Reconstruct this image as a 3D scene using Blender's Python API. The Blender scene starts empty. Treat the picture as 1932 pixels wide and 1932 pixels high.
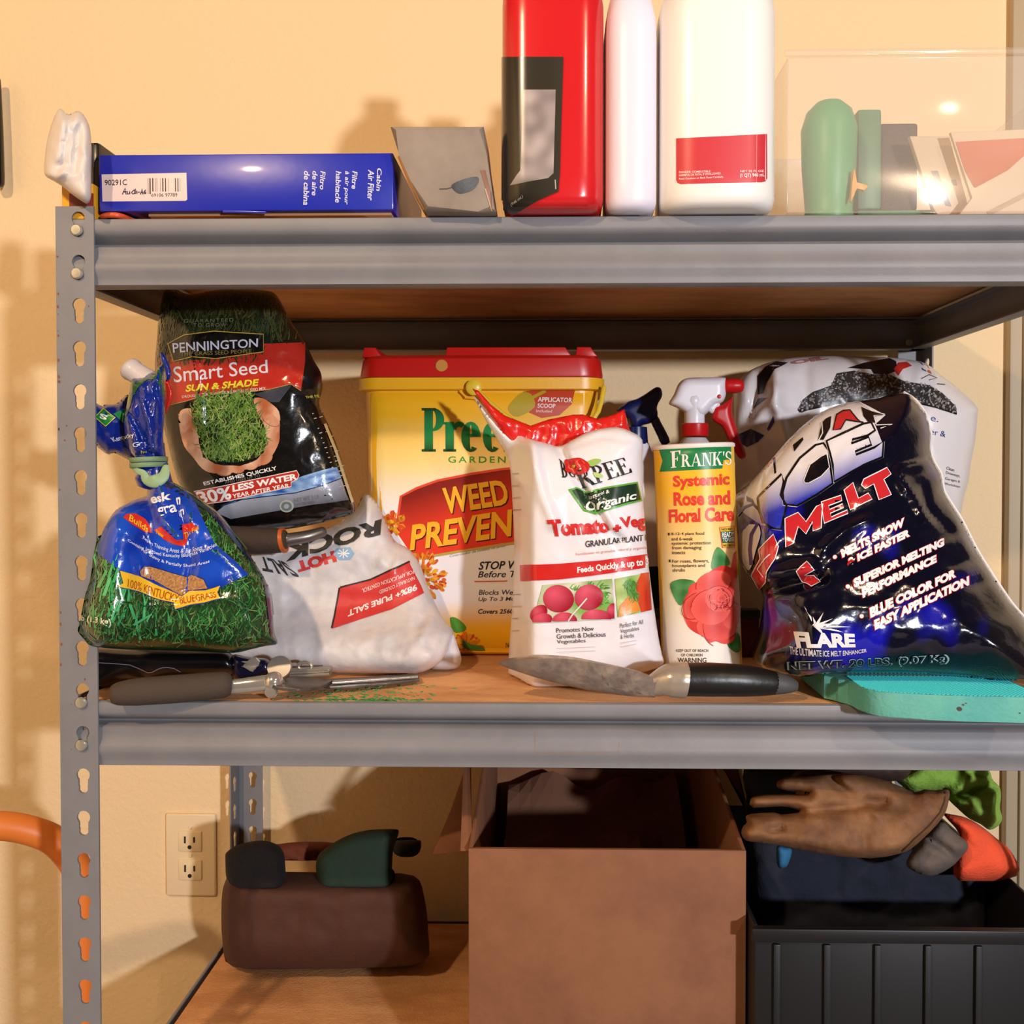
import bpy, bmesh, math, random
import numpy as np
from mathutils import Vector, Matrix, noise
from mathutils.bvhtree import BVHTree
from mathutils.interpolate import poly_3d_calc

S = bpy.context.scene
COL = S.collection
random.seed(7)
R_ = math.radians

# ------------------------------------------------------------------ camera
W = 1932.0
FPX = 1682.0
CAM = Vector((0.428, -0.768, 0.199))
YAW, PITCH = R_(1.1), R_(1.0)
VPX, VPY = 1046.0, 894.0                      # where straight-ahead (+Y) lands in the frame
SHX = -((VPX - 966) - FPX * math.tan(YAW)) / W
SHY = -((966 - VPY) - FPX * math.tan(PITCH)) / W
cd = bpy.data.cameras.new('camera'); cam = bpy.data.objects.new('camera', cd); COL.objects.link(cam)
cd.sensor_width = 36; cd.sensor_fit = 'HORIZONTAL'; cd.lens = FPX / W * 36
cd.shift_x, cd.shift_y = SHX, SHY; cd.clip_start = 0.01; cd.clip_end = 50
cam.location = CAM; cam.rotation_euler = (R_(90) - PITCH, 0, YAW)
S.camera = cam
CR = cam.rotation_euler.to_matrix()

# ------------------------------------------------------------------ world, lamps, exposure
wd = bpy.data.worlds.new('world'); S.world = wd; wd.use_nodes = True
bg = wd.node_tree.nodes['Background']; bg.inputs[0].default_value = (1.0, 0.72, 0.52, 1); bg.inputs[1].default_value = 0.045
def lamp(name, loc, energy, col, rad):
    l = bpy.data.lights.new(name, 'POINT'); l.energy = energy; l.color = col; l.shadow_soft_size = rad
    o = bpy.data.objects.new(name, l); COL.objects.link(o); o.location = loc
    return o
# two warm ceiling lamps above and in front of the shelving, one whiter lamp on a stand at the right
lamp('ceiling_lamp_left', (-0.36, -1.5, 1.3), 82, (1.0, 0.70, 0.42), .04)
lamp('ceiling_lamp_right', (1.45, -1.4, 1.3), 28, (1.0, 0.74, 0.48), .04)
lamp('work_lamp', (1.6, -2.2, .44), 200, (0.92, 0.93, 1.0), .05)
S.view_settings.view_transform = 'Standard'; S.view_settings.look = 'None'
S.view_settings.exposure = 0.0; S.view_settings.gamma = 1.0; S.view_settings.use_curve_mapping = False

# ------------------------------------------------------------------ helpers
def ray(px, py):
    d = Vector(((px - 966 + SHX * W) / FPX, -(py - 966 - SHY * W) / FPX, -1.0))
    return CR @ d
def at(px, py, Y):
    d = ray(px, py); return CAM + d * ((Y - CAM.y) / d.y)
def ground(px, py, z):
    d = ray(px, py); return CAM + d * ((z - CAM.z) / d.z)
def sc(Y): return FPX / (Y - CAM.y)           # pixels per metre at depth Y
def crop(ox, oy, k):
    return lambda pts: [(ox + x / k, oy + y / k) for x, y in pts]
def sstep(a, b, x):
    t = min(1, max(0, (x - a) / (b - a))); return t * t * (3 - 2 * t)
def lin(h):
    if not isinstance(h, str): return tuple(h)[:3]
    h = h.lstrip('#'); v = [int(h[i:i + 2], 16) / 255 for i in (0, 2, 4)]
    return tuple(c / 12.92 if c <= .04045 else ((c + .055) / 1.055) ** 2.4 for c in v)
def mixc(a, b, t):
    a, b = lin(a), lin(b); t = min(1, max(0, t)); return tuple(a[i] + (b[i] - a[i]) * t for i in range(3))

MATS = {}
def mat(name, col='#808080', rough=.5, metal=0, bump=None, var=None, coat=0, attr=False, sub=0, trans=0, alpha=None, spec=.5):
    if name in MATS: return MATS[name]
    m = bpy.data.materials.new(name); m.use_nodes = True; nt = m.node_tree; N = nt.nodes; L = nt.links
    b = N['Principled BSDF']; b.inputs['Roughness'].default_value = rough; b.inputs['Metallic'].default_value = metal
    b.inputs['Base Color'].default_value = (*lin(col), 1); b.inputs['Specular IOR Level'].default_value = spec
    b.inputs['Coat Weight'].default_value = coat; b.inputs['Coat Roughness'].default_value = .08
    if sub: b.inputs['Subsurface Weight'].default_value = sub; b.inputs['Subsurface Radius'].default_value = (.02, .015, .012)
    if trans: b.inputs['Transmission Weight'].default_value = trans
    tc = N.new('ShaderNodeTexCoord')
    if attr:
        a = N.new('ShaderNodeAttribute'); a.attribute_name = 'print'; L.new(a.outputs['Color'], b.inputs['Base Color'])
    if var:
        vs, c2, lo, hi = var[:4]
        n = N.new('ShaderNodeTexNoise'); n.inputs['Scale'].default_value = vs; n.inputs['Detail'].default_value = 6; n.inputs['Roughness'].default_value = .65
        if len(var) > 4:
            mp = N.new('ShaderNodeMapping'); mp.inputs['Scale'].default_value = var[4]
            L.new(tc.outputs['Object'], mp.inputs[0]); L.new(mp.outputs[0], n.inputs[0])
        else: L.new(tc.outputs['Object'], n.inputs[0])
        r = N.new('ShaderNodeValToRGB'); r.color_ramp.elements[0].position = lo; r.color_ramp.elements[1].position = hi
        r.color_ramp.elements[0].color = (*lin(col), 1); r.color_ramp.elements[1].color = (*lin(c2), 1)
        L.new(n.outputs[0], r.inputs[0]); L.new(r.outputs[0], b.inputs['Base Color'])
    if bump:
        n = N.new('ShaderNodeTexNoise'); n.inputs['Scale'].default_value = bump[0]; n.inputs['Detail'].default_value = bump[2] if len(bump) > 2 else 3
        if len(bump) > 3:
            n.inputs['Distortion'].default_value = bump[3]
        L.new(tc.outputs['Object'], n.inputs[0])
        bp = N.new('ShaderNodeBump'); bp.inputs['Strength'].default_value = bump[1]; bp.inputs['Distance'].default_value = .002
        L.new(n.outputs[0], bp.inputs['Height']); L.new(bp.outputs[0], b.inputs['Normal'])
    MATS[name] = m
    return m
def clear_mat(name, col, clear=.8, rough=.08):
    m = bpy.data.materials.new(name); m.use_nodes = True; nt = m.node_tree; N = nt.nodes; L = nt.links
    b = N['Principled BSDF']; b.inputs['Base Color'].default_value = (*lin(col), 1); b.inputs['Roughness'].default_value = rough
    t = N.new('ShaderNodeBsdfTransparent'); x = N.new('ShaderNodeMixShader'); x.inputs[0].default_value = clear
    L.new(b.outputs[0], x.inputs[1]); L.new(t.outputs[0], x.inputs[2]); L.new(x.outputs[0], N['Material Output'].inputs['Surface'])
    MATS[name] = m
    return m

def link(name, me, m, parent=None):
    o = bpy.data.objects.new(name, me); COL.objects.link(o)
    if m: me.materials.append(m)
    if parent:
        root = parent
        M = Matrix.Identity(4)
        chain = []
        p = parent
        while p: chain.append(p); p = p.parent
        for q in reversed(chain): M = M @ q.matrix_parent_inverse @ q.matrix_basis
        o.parent = parent; o.matrix_parent_inverse = M.inverted()
    return o
def mk(name, verts, faces, m, parent=None, smooth=True):
    me = bpy.data.meshes.new(name); me.from_pydata([tuple(v) for v in verts], [], faces)
    me.validate(); me.update()
    bm = bmesh.new(); bm.from_mesh(me); bmesh.ops.recalc_face_normals(bm, faces=bm.faces[:])
    for f in bm.faces: f.smooth = smooth
    bm.to_mesh(me); bm.free()
    return link(name, me, m, parent)
def mkbm(name, bm, m, parent=None, smooth=False, ang=None):
    bmesh.ops.recalc_face_normals(bm, faces=bm.faces[:])
    for f in bm.faces: f.smooth = smooth
    if smooth and ang:
        for e in bm.edges:
            if len(e.link_faces) == 2 and e.calc_face_angle(0) > ang: e.smooth = False
    me = bpy.data.meshes.new(name); bm.to_mesh(me); bm.free()
    return link(name, me, m, parent)
def thing(name, label, cat, loc, group=None):
    o = bpy.data.objects.new(name, None); COL.objects.link(o); o.location = loc; o.empty_display_size = .02
    o['label'] = label; o['category'] = cat
    if group: o['group'] = group
    return o
def tag(o, label, cat, group=None, kind=None):
    o['label'] = label; o['category'] = cat
    if group: o['group'] = group
    if kind: o['kind'] = kind
    return o
def struct(o): o['kind'] = 'structure'; return o

def box(name, a, b, m, parent=None, bev=.0015, rot=None, seg=2, smooth=True):
    bm = bmesh.new(); bmesh.ops.create_cube(bm, size=1)
    c = [(a[i] + b[i]) / 2 for i in range(3)]; s = [abs(b[i] - a[i]) for i in range(3)]
    for v in bm.verts: v.co = Vector((v.co.x * s[0], v.co.y * s[1], v.co.z * s[2]))
    if bev: bmesh.ops.bevel(bm, geom=bm.edges[:], offset=min(bev, min(s) * .45), segments=seg, affect='EDGES', profile=.5)
    M = Matrix.Translation(c) @ (rot.to_4x4() if rot else Matrix.Identity(4))
    bmesh.ops.transform(bm, matrix=M, verts=bm.verts[:])
    return mkbm(name, bm, m, parent, smooth=bool(bev) and smooth, ang=R_(40))
def lathe(name, prof, M, m, parent=None, seg=40, sx=1, sy=1, ang=R_(40)):
    bm = bmesh.new(); rings = []
    for r, z in prof:
        if r < 1e-6: rings.append([bm.verts.new(M @ Vector((0, 0, z)))])
        else: rings.append([bm.verts.new(M @ Vector((r * sx * math.cos(2 * math.pi * i / seg), r * sy * math.sin(2 * math.pi * i / seg), z))) for i in range(seg)])
    for a, b in zip(rings, rings[1:]):
        for i in range(seg):
            j = (i + 1) % seg
            q = [a[i % len(a)], a[j % len(a)], b[j % len(b)], b[i % len(b)]]
            u = []
            for v in q:
                if v not in u: u.append(v)
            if len(u) > 2: bm.faces.new(u)
    for rg, in ((rings[0],), (rings[-1],)):
        if len(rg) > 2: bm.faces.new(rg)
    return mkbm(name, bm, m, parent, smooth=True, ang=ang)
def spline(pts, n=6, closed=False):
    P = [Vector(p) for p in pts]; out = []; N = len(P)
    for i in range(N if closed else N - 1):
        if closed: a, b, c, d = P[i - 1], P[i], P[(i + 1) % N], P[(i + 2) % N]
        else: a, b, c, d = P[max(i - 1, 0)], P[i], P[i + 1], P[min(i + 2, N - 1)]
        for k in range(n):
            t = k / n
            out.append(.5 * ((2 * b) + (c - a) * t + (2 * a - 5 * b + 4 * c - d) * t * t + (3 * b - a - 3 * c + d) * t ** 3))
    if not closed: out.append(P[-1])
    return out
def tube(name, pts, rad, m, parent=None, seg=12, n=4, flat=1.0, up=(0, 1, 0), cap=True, add=None):
    """round bar along 3-D points; rad a number or list; flat squashes it along `up`"""
    rr = rad if isinstance(rad, (list, tuple)) else [rad] * len(pts)
    Q = spline([(*Vector(p), r) for p, r in zip(pts, rr)] if False else [Vector((p[0], p[1], p[2])) for p in pts], n)
    rs = []
    for i in range(len(pts) - 1):
        for k in range(n): rs.append(rr[i] + (rr[i + 1] - rr[i]) * k / n)
    rs.append(rr[-1])
    if cap:                                   # rounded ends
        d0 = (Q[0] - Q[1]).normalized(); d1 = (Q[-1] - Q[-2]).normalized(); r0, r1 = rs[0], rs[-1]
        Q = [Q[0] + d0 * r0 * .55, Q[0] + d0 * r0 * .42] + Q + [Q[-1] + d1 * r1 * .42, Q[-1] + d1 * r1 * .55]
        rs = [r0 * .45, r0 * .8] + rs + [r1 * .8, r1 * .45]
    bm = add or bmesh.new(); rings = []; U = Vector(up)
    for i, p in enumerate(Q):
        t = (Q[min(i + 1, len(Q) - 1)] - Q[max(i - 1, 0)]).normalized()
        a = t.cross(U)
        if a.length < 1e-4: a = t.cross(Vector((0, 0, 1)))
        a.normalize(); b = a.cross(t).normalized()
        rings.append([bm.verts.new(p + (a * math.cos(2 * math.pi * k / seg) + b * math.sin(2 * math.pi * k / seg) * flat) * rs[i]) for k in range(seg)])
    for a, b in zip(rings, rings[1:]):
        for k in range(seg): bm.faces.new((a[k], a[(k + 1) % seg], b[(k + 1) % seg], b[k]))
    bm.faces.new(rings[0]); bm.faces.new(rings[-1])
    if add: return None
    return mkbm(name, bm, m, parent, smooth=True, ang=R_(50))
def extr(name, pts3, vec, m, parent=None, bev=.001, smooth=False, seg=2):
    """solid plate: planar 3-D outline pushed along vec"""
    bm = bmesh.new(); vec = Vector(vec)
    a = [bm.verts.new(Vector(p)) for p in pts3]; b = [bm.verts.new(Vector(p) + vec) for p in pts3]
    n = len(a); fa = bm.faces.new(a); fb = bm.faces.new(list(reversed(b)))
    for i in range(n): bm.faces.new((a[i], a[(i + 1) % n], b[(i + 1) % n], b[i]))
    if bev:
        es = [e for e in bm.edges if (fa in e.link_faces or fb in e.link_faces)]
        bmesh.ops.bevel(bm, geom=es, offset=bev, segments=seg, affect='EDGES', profile=.5)
    fs = [f for f in bm.faces if len(f.verts) > 4]
    bmesh.ops.triangulate(bm, faces=fs)
    return mkbm(name, bm, m, parent, smooth=True, ang=R_(35))
def pxe(name, outline, Y, th, m, parent=None, bev=.001, sm=0, seg=2):
    if sm: outline = [(p.x, p.y) for p in spline([(x, y, 0) for x, y in outline], sm, True)]
    return extr(name, [at(x, y, Y) for x, y in outline], (0, th, 0), m, parent, bev, seg=seg)

# -- grid tessellation of flat outlines (pixel plane)
def _half(P, ax, v, less):
    out = []; n = len(P)
    for i in range(n):
        a, b = P[i], P[(i + 1) % n]; da, db = a[ax] - v, b[ax] - v
        if less: da, db = -da, -db
        if da >= 0: out.append(a)
        if (da > 0 and db < 0) or (da < 0 and db > 0):
            t = da / (da - db)
            q = [a[0] + (b[0] - a[0]) * t, a[1] + (b[1] - a[1]) * t]; q[ax] = v; out.append(tuple(q))
    return out
def tess(polys, step):
    V = {}; L = []; F = []
    def vi(p):
        k = (round(p[0] * 200), round(p[1] * 200))
        if k not in V: V[k] = len(L); L.append(p)
        return V[k]
    for P in polys:
        ys = [p[1] for p in P]
        for r in range(math.floor(min(ys) / step), math.ceil(max(ys) / step)):
            A = _half(_half(P, 1, r * step, False), 1, (r + 1) * step, True)
            if len(A) < 3: continue
            xs = [p[0] for p in A]
            for c in range(math.floor(min(xs) / step), math.ceil(max(xs) / step)):
                B = _half(_half(A, 0, c * step, False), 0, (c + 1) * step, True)
                if len(B) < 3: continue
                ids = []
                for p in B:
                    i = vi(p)
                    if not ids or ids[-1] != i: ids.append(i)
                if len(ids) > 1 and ids[0] == ids[-1]: ids.pop()
                if len(ids) < 3 or len(set(ids)) != len(ids): continue
                F.append(ids)
    return L, F
def edge_dist(pts, outline):
    P = np.array(pts); A = np.array(outline); B = np.roll(A, -1, 0); D = np.full(len(P), 1e9)
    for a, b in zip(A, B):
        ab = b - a; L2 = max(ab @ ab, 1e-9); t = np.clip(((P - a) @ ab) / L2, 0, 1)
        D = np.minimum(D, np.hypot(*(P - a - t[:, None] * ab).T))
    return D
def seg_dist(x, y, pl):
    best = 1e9
    for (ax, ay), (bx, by) in zip(pl, pl[1:]):
        dx, dy = bx - ax, by - ay; L2 = dx * dx + dy * dy or 1e-9
        t = max(0, min(1, ((x - ax) * dx + (y - ay) * dy) / L2))
        best = min(best, math.hypot(x - ax - dx * t, y - ay - dy * t))
    return best
def crinkle(freq, amp, seed=0, sx=1, sy=1, ang=0):
    ca, sa = math.cos(R_(ang)), math.sin(R_(ang))
    def f(x, y):
        u, v = (x * ca + y * sa) * sx, (-x * sa + y * ca) * sy
        n1 = 1 - 2 * abs(noise.noise((u * freq, v * freq, seed)))
        n2 = 1 - 2 * abs(noise.noise((u * freq * 2.3, v * freq * 2.3, seed + 9)))
        return amp * (n1 * .65 + n2 * .35)
    return f
def soft(name, outline, m, parent=None, Y=.1, T=.03, R=60, Tb=None, step=6, wr=None, cr=(), sm=4, pw=.5, zmin=None, fix=None):
    """closed soft body: outline in photo pixels, its mid-plane at depth Y (number or f(px,py)), bulging T towards and Tb away from the viewer"""
    Tb = T if Tb is None else Tb
    O = [(p.x, p.y) for p in spline([(x, y, 0) for x, y in outline], sm, True)] if sm else list(outline)
    L, F = tess([O], step); D = edge_dist(L, O)
    Yf = Y if callable(Y) else (lambda x, y: Y)
    fr = []; bk = []; bid = {}; ve = []
    for i, (x, y) in enumerate(L):
        d = D[i]; t = min(d / R, 1); h = (1 - (1 - t) ** 2) ** pw; y0 = Yf(x, y)
        k = min(1, d / 14)
        dis = 0
        if wr: dis += wr(x, y) * k
        for pl, amp, wid in cr: dis += amp * math.exp(-(seg_dist(x, y, pl) / wid) ** 2) * min(1, d / 8 + .15)
        ve.append(at(x, y, y0 - T * h - dis))
    nF = len(L); bi = []
    for i, (x, y) in enumerate(L):
        if D[i] < .05: bi.append(i)
        else:
            d = D[i]; t = min(d / R, 1); h = (1 - (1 - t) ** 2) ** pw
            bi.append(len(ve)); ve.append(at(x, y, Yf(x, y) + Tb * h))
    for v in ve:
        if zmin is not None and v.z < zmin: v.z = zmin
        if fix: fix(v)
    faces = F + [[bi[j] for j in reversed(f)] for f in F if len(set(bi[j] for j in f)) > 2 and any(bi[j] != j for j in f)]
    return mk(name, ve, faces, m, parent)

# -- print on surfaces: flat artwork laid on the host's own surface
_tc = {}
def text2d(s, bold=0, shear=0, space=1):
    k = (s, bold, shear, space)
    if k in _tc: return _tc[k]
    cu = bpy.data.curves.new('tmp', 'FONT'); cu.body = s; cu.size = 1; cu.offset = bold; cu.shear = shear
    cu.space_character = space; cu.resolution_u = 3; cu.fill_mode = 'FRONT'
    ob = bpy.data.objects.new('tmp', cu); me = bpy.data.meshes.new_from_object(ob)
    V = [(v.co.x, v.co.y) for v in me.vertices]; me.calc_loop_triangles()
    F = [tuple(t.vertices) for t in me.loop_triangles]
    bpy.data.objects.remove(ob); bpy.data.curves.remove(cu); bpy.data.meshes.remove(me)
    xs = [v[0] for v in V]; ys = [v[1] for v in V]
    w = max(xs) - min(xs); h = max(ys) - min(ys)
    V = [((x - min(xs)) / w, (y - min(ys)) / h) for x, y in V]
    _tc[k] = (V, F); return _tc[k]
def quadmap(q, arc=0):
    (ax, ay), (bx, by), (cx, cy), (dx, dy) = q      # TL TR BR BL
    def f(u, v):
        y_off = arc * 4 * u * (1 - u)
        x = (dx * (1 - u) + cx * u) * (1 - v) + (ax * (1 - u) + bx * u) * v
        y = (dy * (1 - u) + cy * u) * (1 - v) + (ay * (1 - u) + by * u) * v
        return x, y - y_off
    return f
class Print:
    def __init__(s, hosts, thing_, mat_, name='printed_artwork', lift=.0004, origin=None, rayf=None):
        s.hosts = []; s.thing = thing_; s.mat = mat_; s.name = name; s.lift = lift; s.parts = {}
        for o in (hosts if isinstance(hosts, (list, tuple)) else [hosts]):
            me = o.data; me.calc_loop_triangles()
            V = [v.co.copy() for v in me.vertices]; T = [tuple(t.vertices) for t in me.loop_triangles]
            s.hosts.append((BVHTree.FromPolygons(V, T), V, T, [v.normal.copy() for v in me.vertices]))
        s.rayf = rayf
    def cast(s, x, y):
        d = ray(x, y).normalized(); best = None
        for b, V, T, NN in s.hosts:
            p, n, i, dist = b.ray_cast(CAM, d)
            if p is not None and (best is None or dist < best[2]):
                t = T[i]; w = poly_3d_calc([V[k] for k in t], p)
                nn = sum((NN[k] * w[j] for j, k in enumerate(t)), Vector()).normalized()
                if nn.dot(d) > 0: nn = -nn
                best = (p, nn, dist)
        return best
    def tris(s, V, F, col, layer, part=None, step=7):
        polys = [[V[i] for i in f] for f in F]
        L, G = tess(polys, step) if step else (V, F)
        P = s.parts.setdefault(part or s.name, ([], [], [], [])); base = len(P[0]); ok = {}; idx = {}
        for i, (x, y) in enumerate(L):
            h = s.cast(x, y)
            if h is None: continue
            idx[i] = len(P[0]); P[0].append(h[0] + h[1] * (s.lift + layer * .00022)); P[1].append(h[1])
            P[2].append(col(x, y) if callable(col) else lin(col))
        for f in G:
            if all(i in idx for i in f): P[3].append([idx[i] for i in f])
    def poly(s, pts, col, layer=0, part=None, step=7, sm=0):
        if sm: pts = [(p.x, p.y) for p in spline([(x, y, 0) for x, y in pts], sm, True)]
        s.tris(pts, [list(range(len(pts)))], col, layer, part, step)
    def text(s, t, q, col, layer=1, bold=0, shear=0, space=1, arc=0, part='printed_lettering', step=7, outline=None, ow=.03):
        m = quadmap(q, arc)
        if outline:
            V, F = text2d(t, bold + ow, shear, space)
            e = .035 if len(t) < 4 else .012
            s.tris([m(-e + u * (1 + 2 * e), -.06 + v * 1.12) for u, v in V], F, outline, layer - 1, part, step)
        V, F = text2d(t, bold, shear, space)
        s.tris([m(u, v) for u, v in V], F, col, layer, part, step)
    def line(s, pts, w, col, layer=1, part=None, step=8, closed=False):
        pts = list(pts) + ([pts[0]] if closed else [])
        n = len(pts); A = []; B = []
        for i, (x, y) in enumerate(pts):
            x0, y0 = pts[max(i - 1, 0)]; x1, y1 = pts[min(i + 1, n - 1)]
            if closed and i in (0, n - 1): x0, y0 = pts[-2]; x1, y1 = pts[1]
            dx, dy = x1 - x0, y1 - y0; l = math.hypot(dx, dy) or 1
            A.append((x - dy / l * w / 2, y + dx / l * w / 2)); B.append((x + dy / l * w / 2, y - dx / l * w / 2))
        V = A + B; s.tris(V, [[i, i + 1, n + i + 1, n + i] for i in range(n - 1)], col, layer, part, step)
    def glyphs(s, polys, q, col, layer=1, part='printed_lettering', step=7):
        xs = [p[0] for P in polys for p in P]; w = max(xs); m = quadmap(q)
        for P in polys:
            pts = [m(x / w, y) for x, y in P]
            s.tris(pts, [list(range(len(pts)))], col, layer, part, step)
    def blades(s, region, n, ln, ang, cols, wid=2.2, layer=1, part='printed_picture', seed=1):
        rnd = random.Random(seed); xs = [p[0] for p in region]; ys = [p[1] for p in region]; k = 0; tries = 0
        while k < n and tries < n * 20:
            tries += 1; x, y = rnd.uniform(min(xs), max(xs)), rnd.uniform(min(ys), max(ys))
            if not inside(x, y, region): continue
            k += 1; l = rnd.uniform(*ln); a = R_(rnd.gauss(*ang)); c = mixc(*rnd.choice(cols), rnd.random())
            dx, dy = math.cos(a) * l, -math.sin(a) * l; w = wid * rnd.uniform(.5, 1.2); bend = rnd.uniform(-.25, .25) * l
            nx, ny = -dy / l, dx / l
            V = [(x - nx * w / 2, y - ny * w / 2), (x + nx * w / 2, y + ny * w / 2), (x + dx * .55 + nx * (bend + w * .4), y + dy * .55 + ny * (bend + w * .4)), (x + dx, y + dy), (x + dx * .55 + nx * (bend - w * .4), y + dy * .55 + ny * (bend - w * .4))]
            s.tris(V, [[0, 1, 2, 3, 4]], c, layer + (k % 3) * .3, part, 0)
    def finish(s):
        for nm, (V, NN, C, F) in s.parts.items():
            if not F: continue
            me = bpy.data.meshes.new(nm); me.from_pydata([tuple(v) for v in V], [], F)
            at_ = me.color_attributes.new('print', 'FLOAT_COLOR', 'POINT')
            at_.data.foreach_set('color', [c for col in C for c in (*col, 1)])
            flipped = [p.index for p in me.polygons if p.normal.dot(NN[p.vertices[0]]) < 0]
            if flipped:
                fl = set(flipped); F = [list(reversed(p.vertices)) if p.index in fl else list(p.vertices) for p in me.polygons]
                me.clear_geometry(); me.from_pydata([tuple(v) for v in V], [], F)
                at_ = me.color_attributes.new('print', 'FLOAT_COLOR', 'POINT'); at_.data.foreach_set('color', [c for col in C for c in (*col, 1)])
            for p in me.polygons: p.use_smooth = True
            me.normals_split_custom_set_from_vertices([tuple(n) for n in NN])
            o = link(nm, me, s.mat, s.thing)
            o['kind'] = 'stuff'
def inside(x, y, P):
    c = False; n = len(P)
    for i in range(n):
        (ax, ay), (bx, by) = P[i], P[i - 1]
        if (ay > y) != (by > y) and x < (bx - ax) * (y - ay) / (by - ay) + ax: c = not c
    return c
def ell(cx, cy, rx, ry, a=0, n=24, a0=0, a1=360):
    ca, sa = math.cos(R_(a)), math.sin(R_(a)); out = []
    full = abs(a1 - a0) >= 360
    for i in range(n if full else n + 1):
        t = R_(a0 + (a1 - a0) * i / n); x, y = rx * math.cos(t), ry * math.sin(t)
        out.append((cx + x * ca - y * sa, cy + x * sa + y * ca))
    return out
def rect(x0, y0, x1, y1): return [(x0, y0), (x1, y0), (x1, y1), (x0, y1)]

# -- a small serif alphabet (unit cap height), built from stems, hairlines and bowls
def _ring(cx, cy, rx, ry, tx, ty, a0, a1, n=14):
    o = [(cx + rx * math.cos(R_(a0 + (a1 - a0) * i / n)), cy + ry * math.sin(R_(a0 + (a1 - a0) * i / n))) for i in range(n + 1)]
    q = [(cx + (rx - tx) * math.cos(R_(a0 + (a1 - a0) * i / n)), cy + (ry - ty) * math.sin(R_(a0 + (a1 - a0) * i / n))) for i in range(n + 1)]
    return [[o[i], o[i + 1], q[i + 1], q[i]] for i in range(n)]
def serif(word, bw=.17, gap=.1):
    x = 0; out = []; h = .055
    def stem(X, w=None, y1=1., top=True, bot=True):
        w = w or bw; r = [rect(X, 0, X + w, y1)]
        if bot: r.append(rect(X - .09, 0, X + w + .09, h))
        if top: r.append(rect(X - .09, y1 - h, X + w + .09, y1))
        return r
    for ch in word:
        g = []; wd = .6
        if ch == 'P':
            g = stem(.09) + _ring(.09 + bw, .735, .36, .265, bw * .95, .06, -90, 90); wd = .66
        elif ch == 'R':
            g = stem(.09) + _ring(.09 + bw, .735, .33, .265, bw * .95, .06, -90, 90) + [[(.32, .5), (.32 + bw * 1.1, .5), (.78, .0), (.78 - bw * 1.1, .0)], rect(.6, 0, .86, h)]; wd = .84
        elif ch == 'B':
            g = stem(.09) + _ring(.09 + bw, .75, .3, .25, bw * .9, .06, -90, 90) + _ring(.09 + bw, .27, .36, .27, bw * .95, .06, -90, 90); wd = .68
        elif ch == 'F':
            g = stem(.09) + [rect(.09, 1 - h, .62, 1), [(.56, .78), (.62, .78), (.62, 1), (.52, 1 - h)], rect(.09, .5, .46, .5 + h), rect(.42, .4, .47, .66)]; wd = .66
        elif ch == 'E':
            g = stem(.09) + [rect(.09, 1 - h, .62, 1), [(.57, .78), (.62, .78), (.62, 1), (.52, 1 - h)], rect(.09, .5, .46, .5 + h), rect(.42, .4, .47, .66), rect(.09, 0, .64, h), [(.53, h), (.66, 0), (.68, .26), (.62, .26)]]; wd = .7
        elif ch == 'A':
            g = [[(.06, 0), (.12, 0), (.4, .86), (.38, 1)], [(.36, 1), (.48, 1), (.82, 0), (.82 - bw * 1.15, 0)], rect(.2, .3, .62, .3 + h), rect(-.02, 0, .2, h), rect(.54, 0, .9, h)]; wd = .88
        elif ch == 'N':
            g = [rect(.1, 0, .16, 1), rect(.7, 0, .76, 1), [(.1, 1), (.1 + bw * 1.25, 1), (.76, 0), (.76 - bw * .6, 0)], rect(0, 1 - h, .22, 1), rect(.01, 0, .26, h), rect(.6, 1 - h, .86, 1)]; wd = .86
        elif ch == 'K':
            g = stem(.09) + [[(.24, .42), (.3, .42), (.7, .98), (.62, .98)], [(.33, .56), (.33 + bw * .9, .6), (.82, 0), (.82 - bw * 1.15, 0)], rect(.52, 1 - h, .82, 1), rect(.56, 0, .9, h)]; wd = .86
        elif ch == 'S':
            g = _ring(.3, .745, .25, .255, bw * .75, .07, 20, 270) + _ring(.3, .26, .27, .26, bw * .75, .07, -160, 90) + [rect(.5, .7, .55, .95), rect(.02, .05, .07, .32)]; wd = .56
        elif ch == "'":
            g = [[(.03, 1), (.16, 1), (.1, .7), (.05, .7)]]; wd = .17
        elif ch == 'U':
            g = stem(.09, y1=1, bot=False)[0:0] + [rect(.09, .3, .09 + bw, 1), rect(0, 1 - h, .35, 1), rect(.66, .3, .72, 1), rect(.56, 1 - h, .82, 1)] + _ring(.405, .3, .315, .3, bw * .8, .07, 180, 360); wd = .82
        elif ch == 'r':
            g = [rect(.07, 0, .07 + bw, .68), rect(0, 0, .14 + bw, h), rect(0, .68 - h, .1, .68)] + _ring(.24 + bw, .5, .22, .19, .13, .12, 40, 180); wd = .52
        elif ch == 'e':
            g = _ring(.33, .34, .31, .35, bw, .065, 0, 310) + [rect(.08, .34, .62, .34 + h * 1.3)]; wd = .66
        elif ch == 'n':
            g = [rect(.07, 0, .07 + bw, .68), rect(0, 0, .14 + bw, h), rect(0, .68 - h, .1, .68), rect(.5, 0, .5 + bw, .44), rect(.43, 0, .57 + bw, h)] + _ring(.5 + bw - .28, .42, .28, .27, bw, .1, 0, 160); wd = .58 + bw
        for P in g: out.append([(x + px, py) for px, py in P])
        x += wd + gap
    return out

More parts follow.
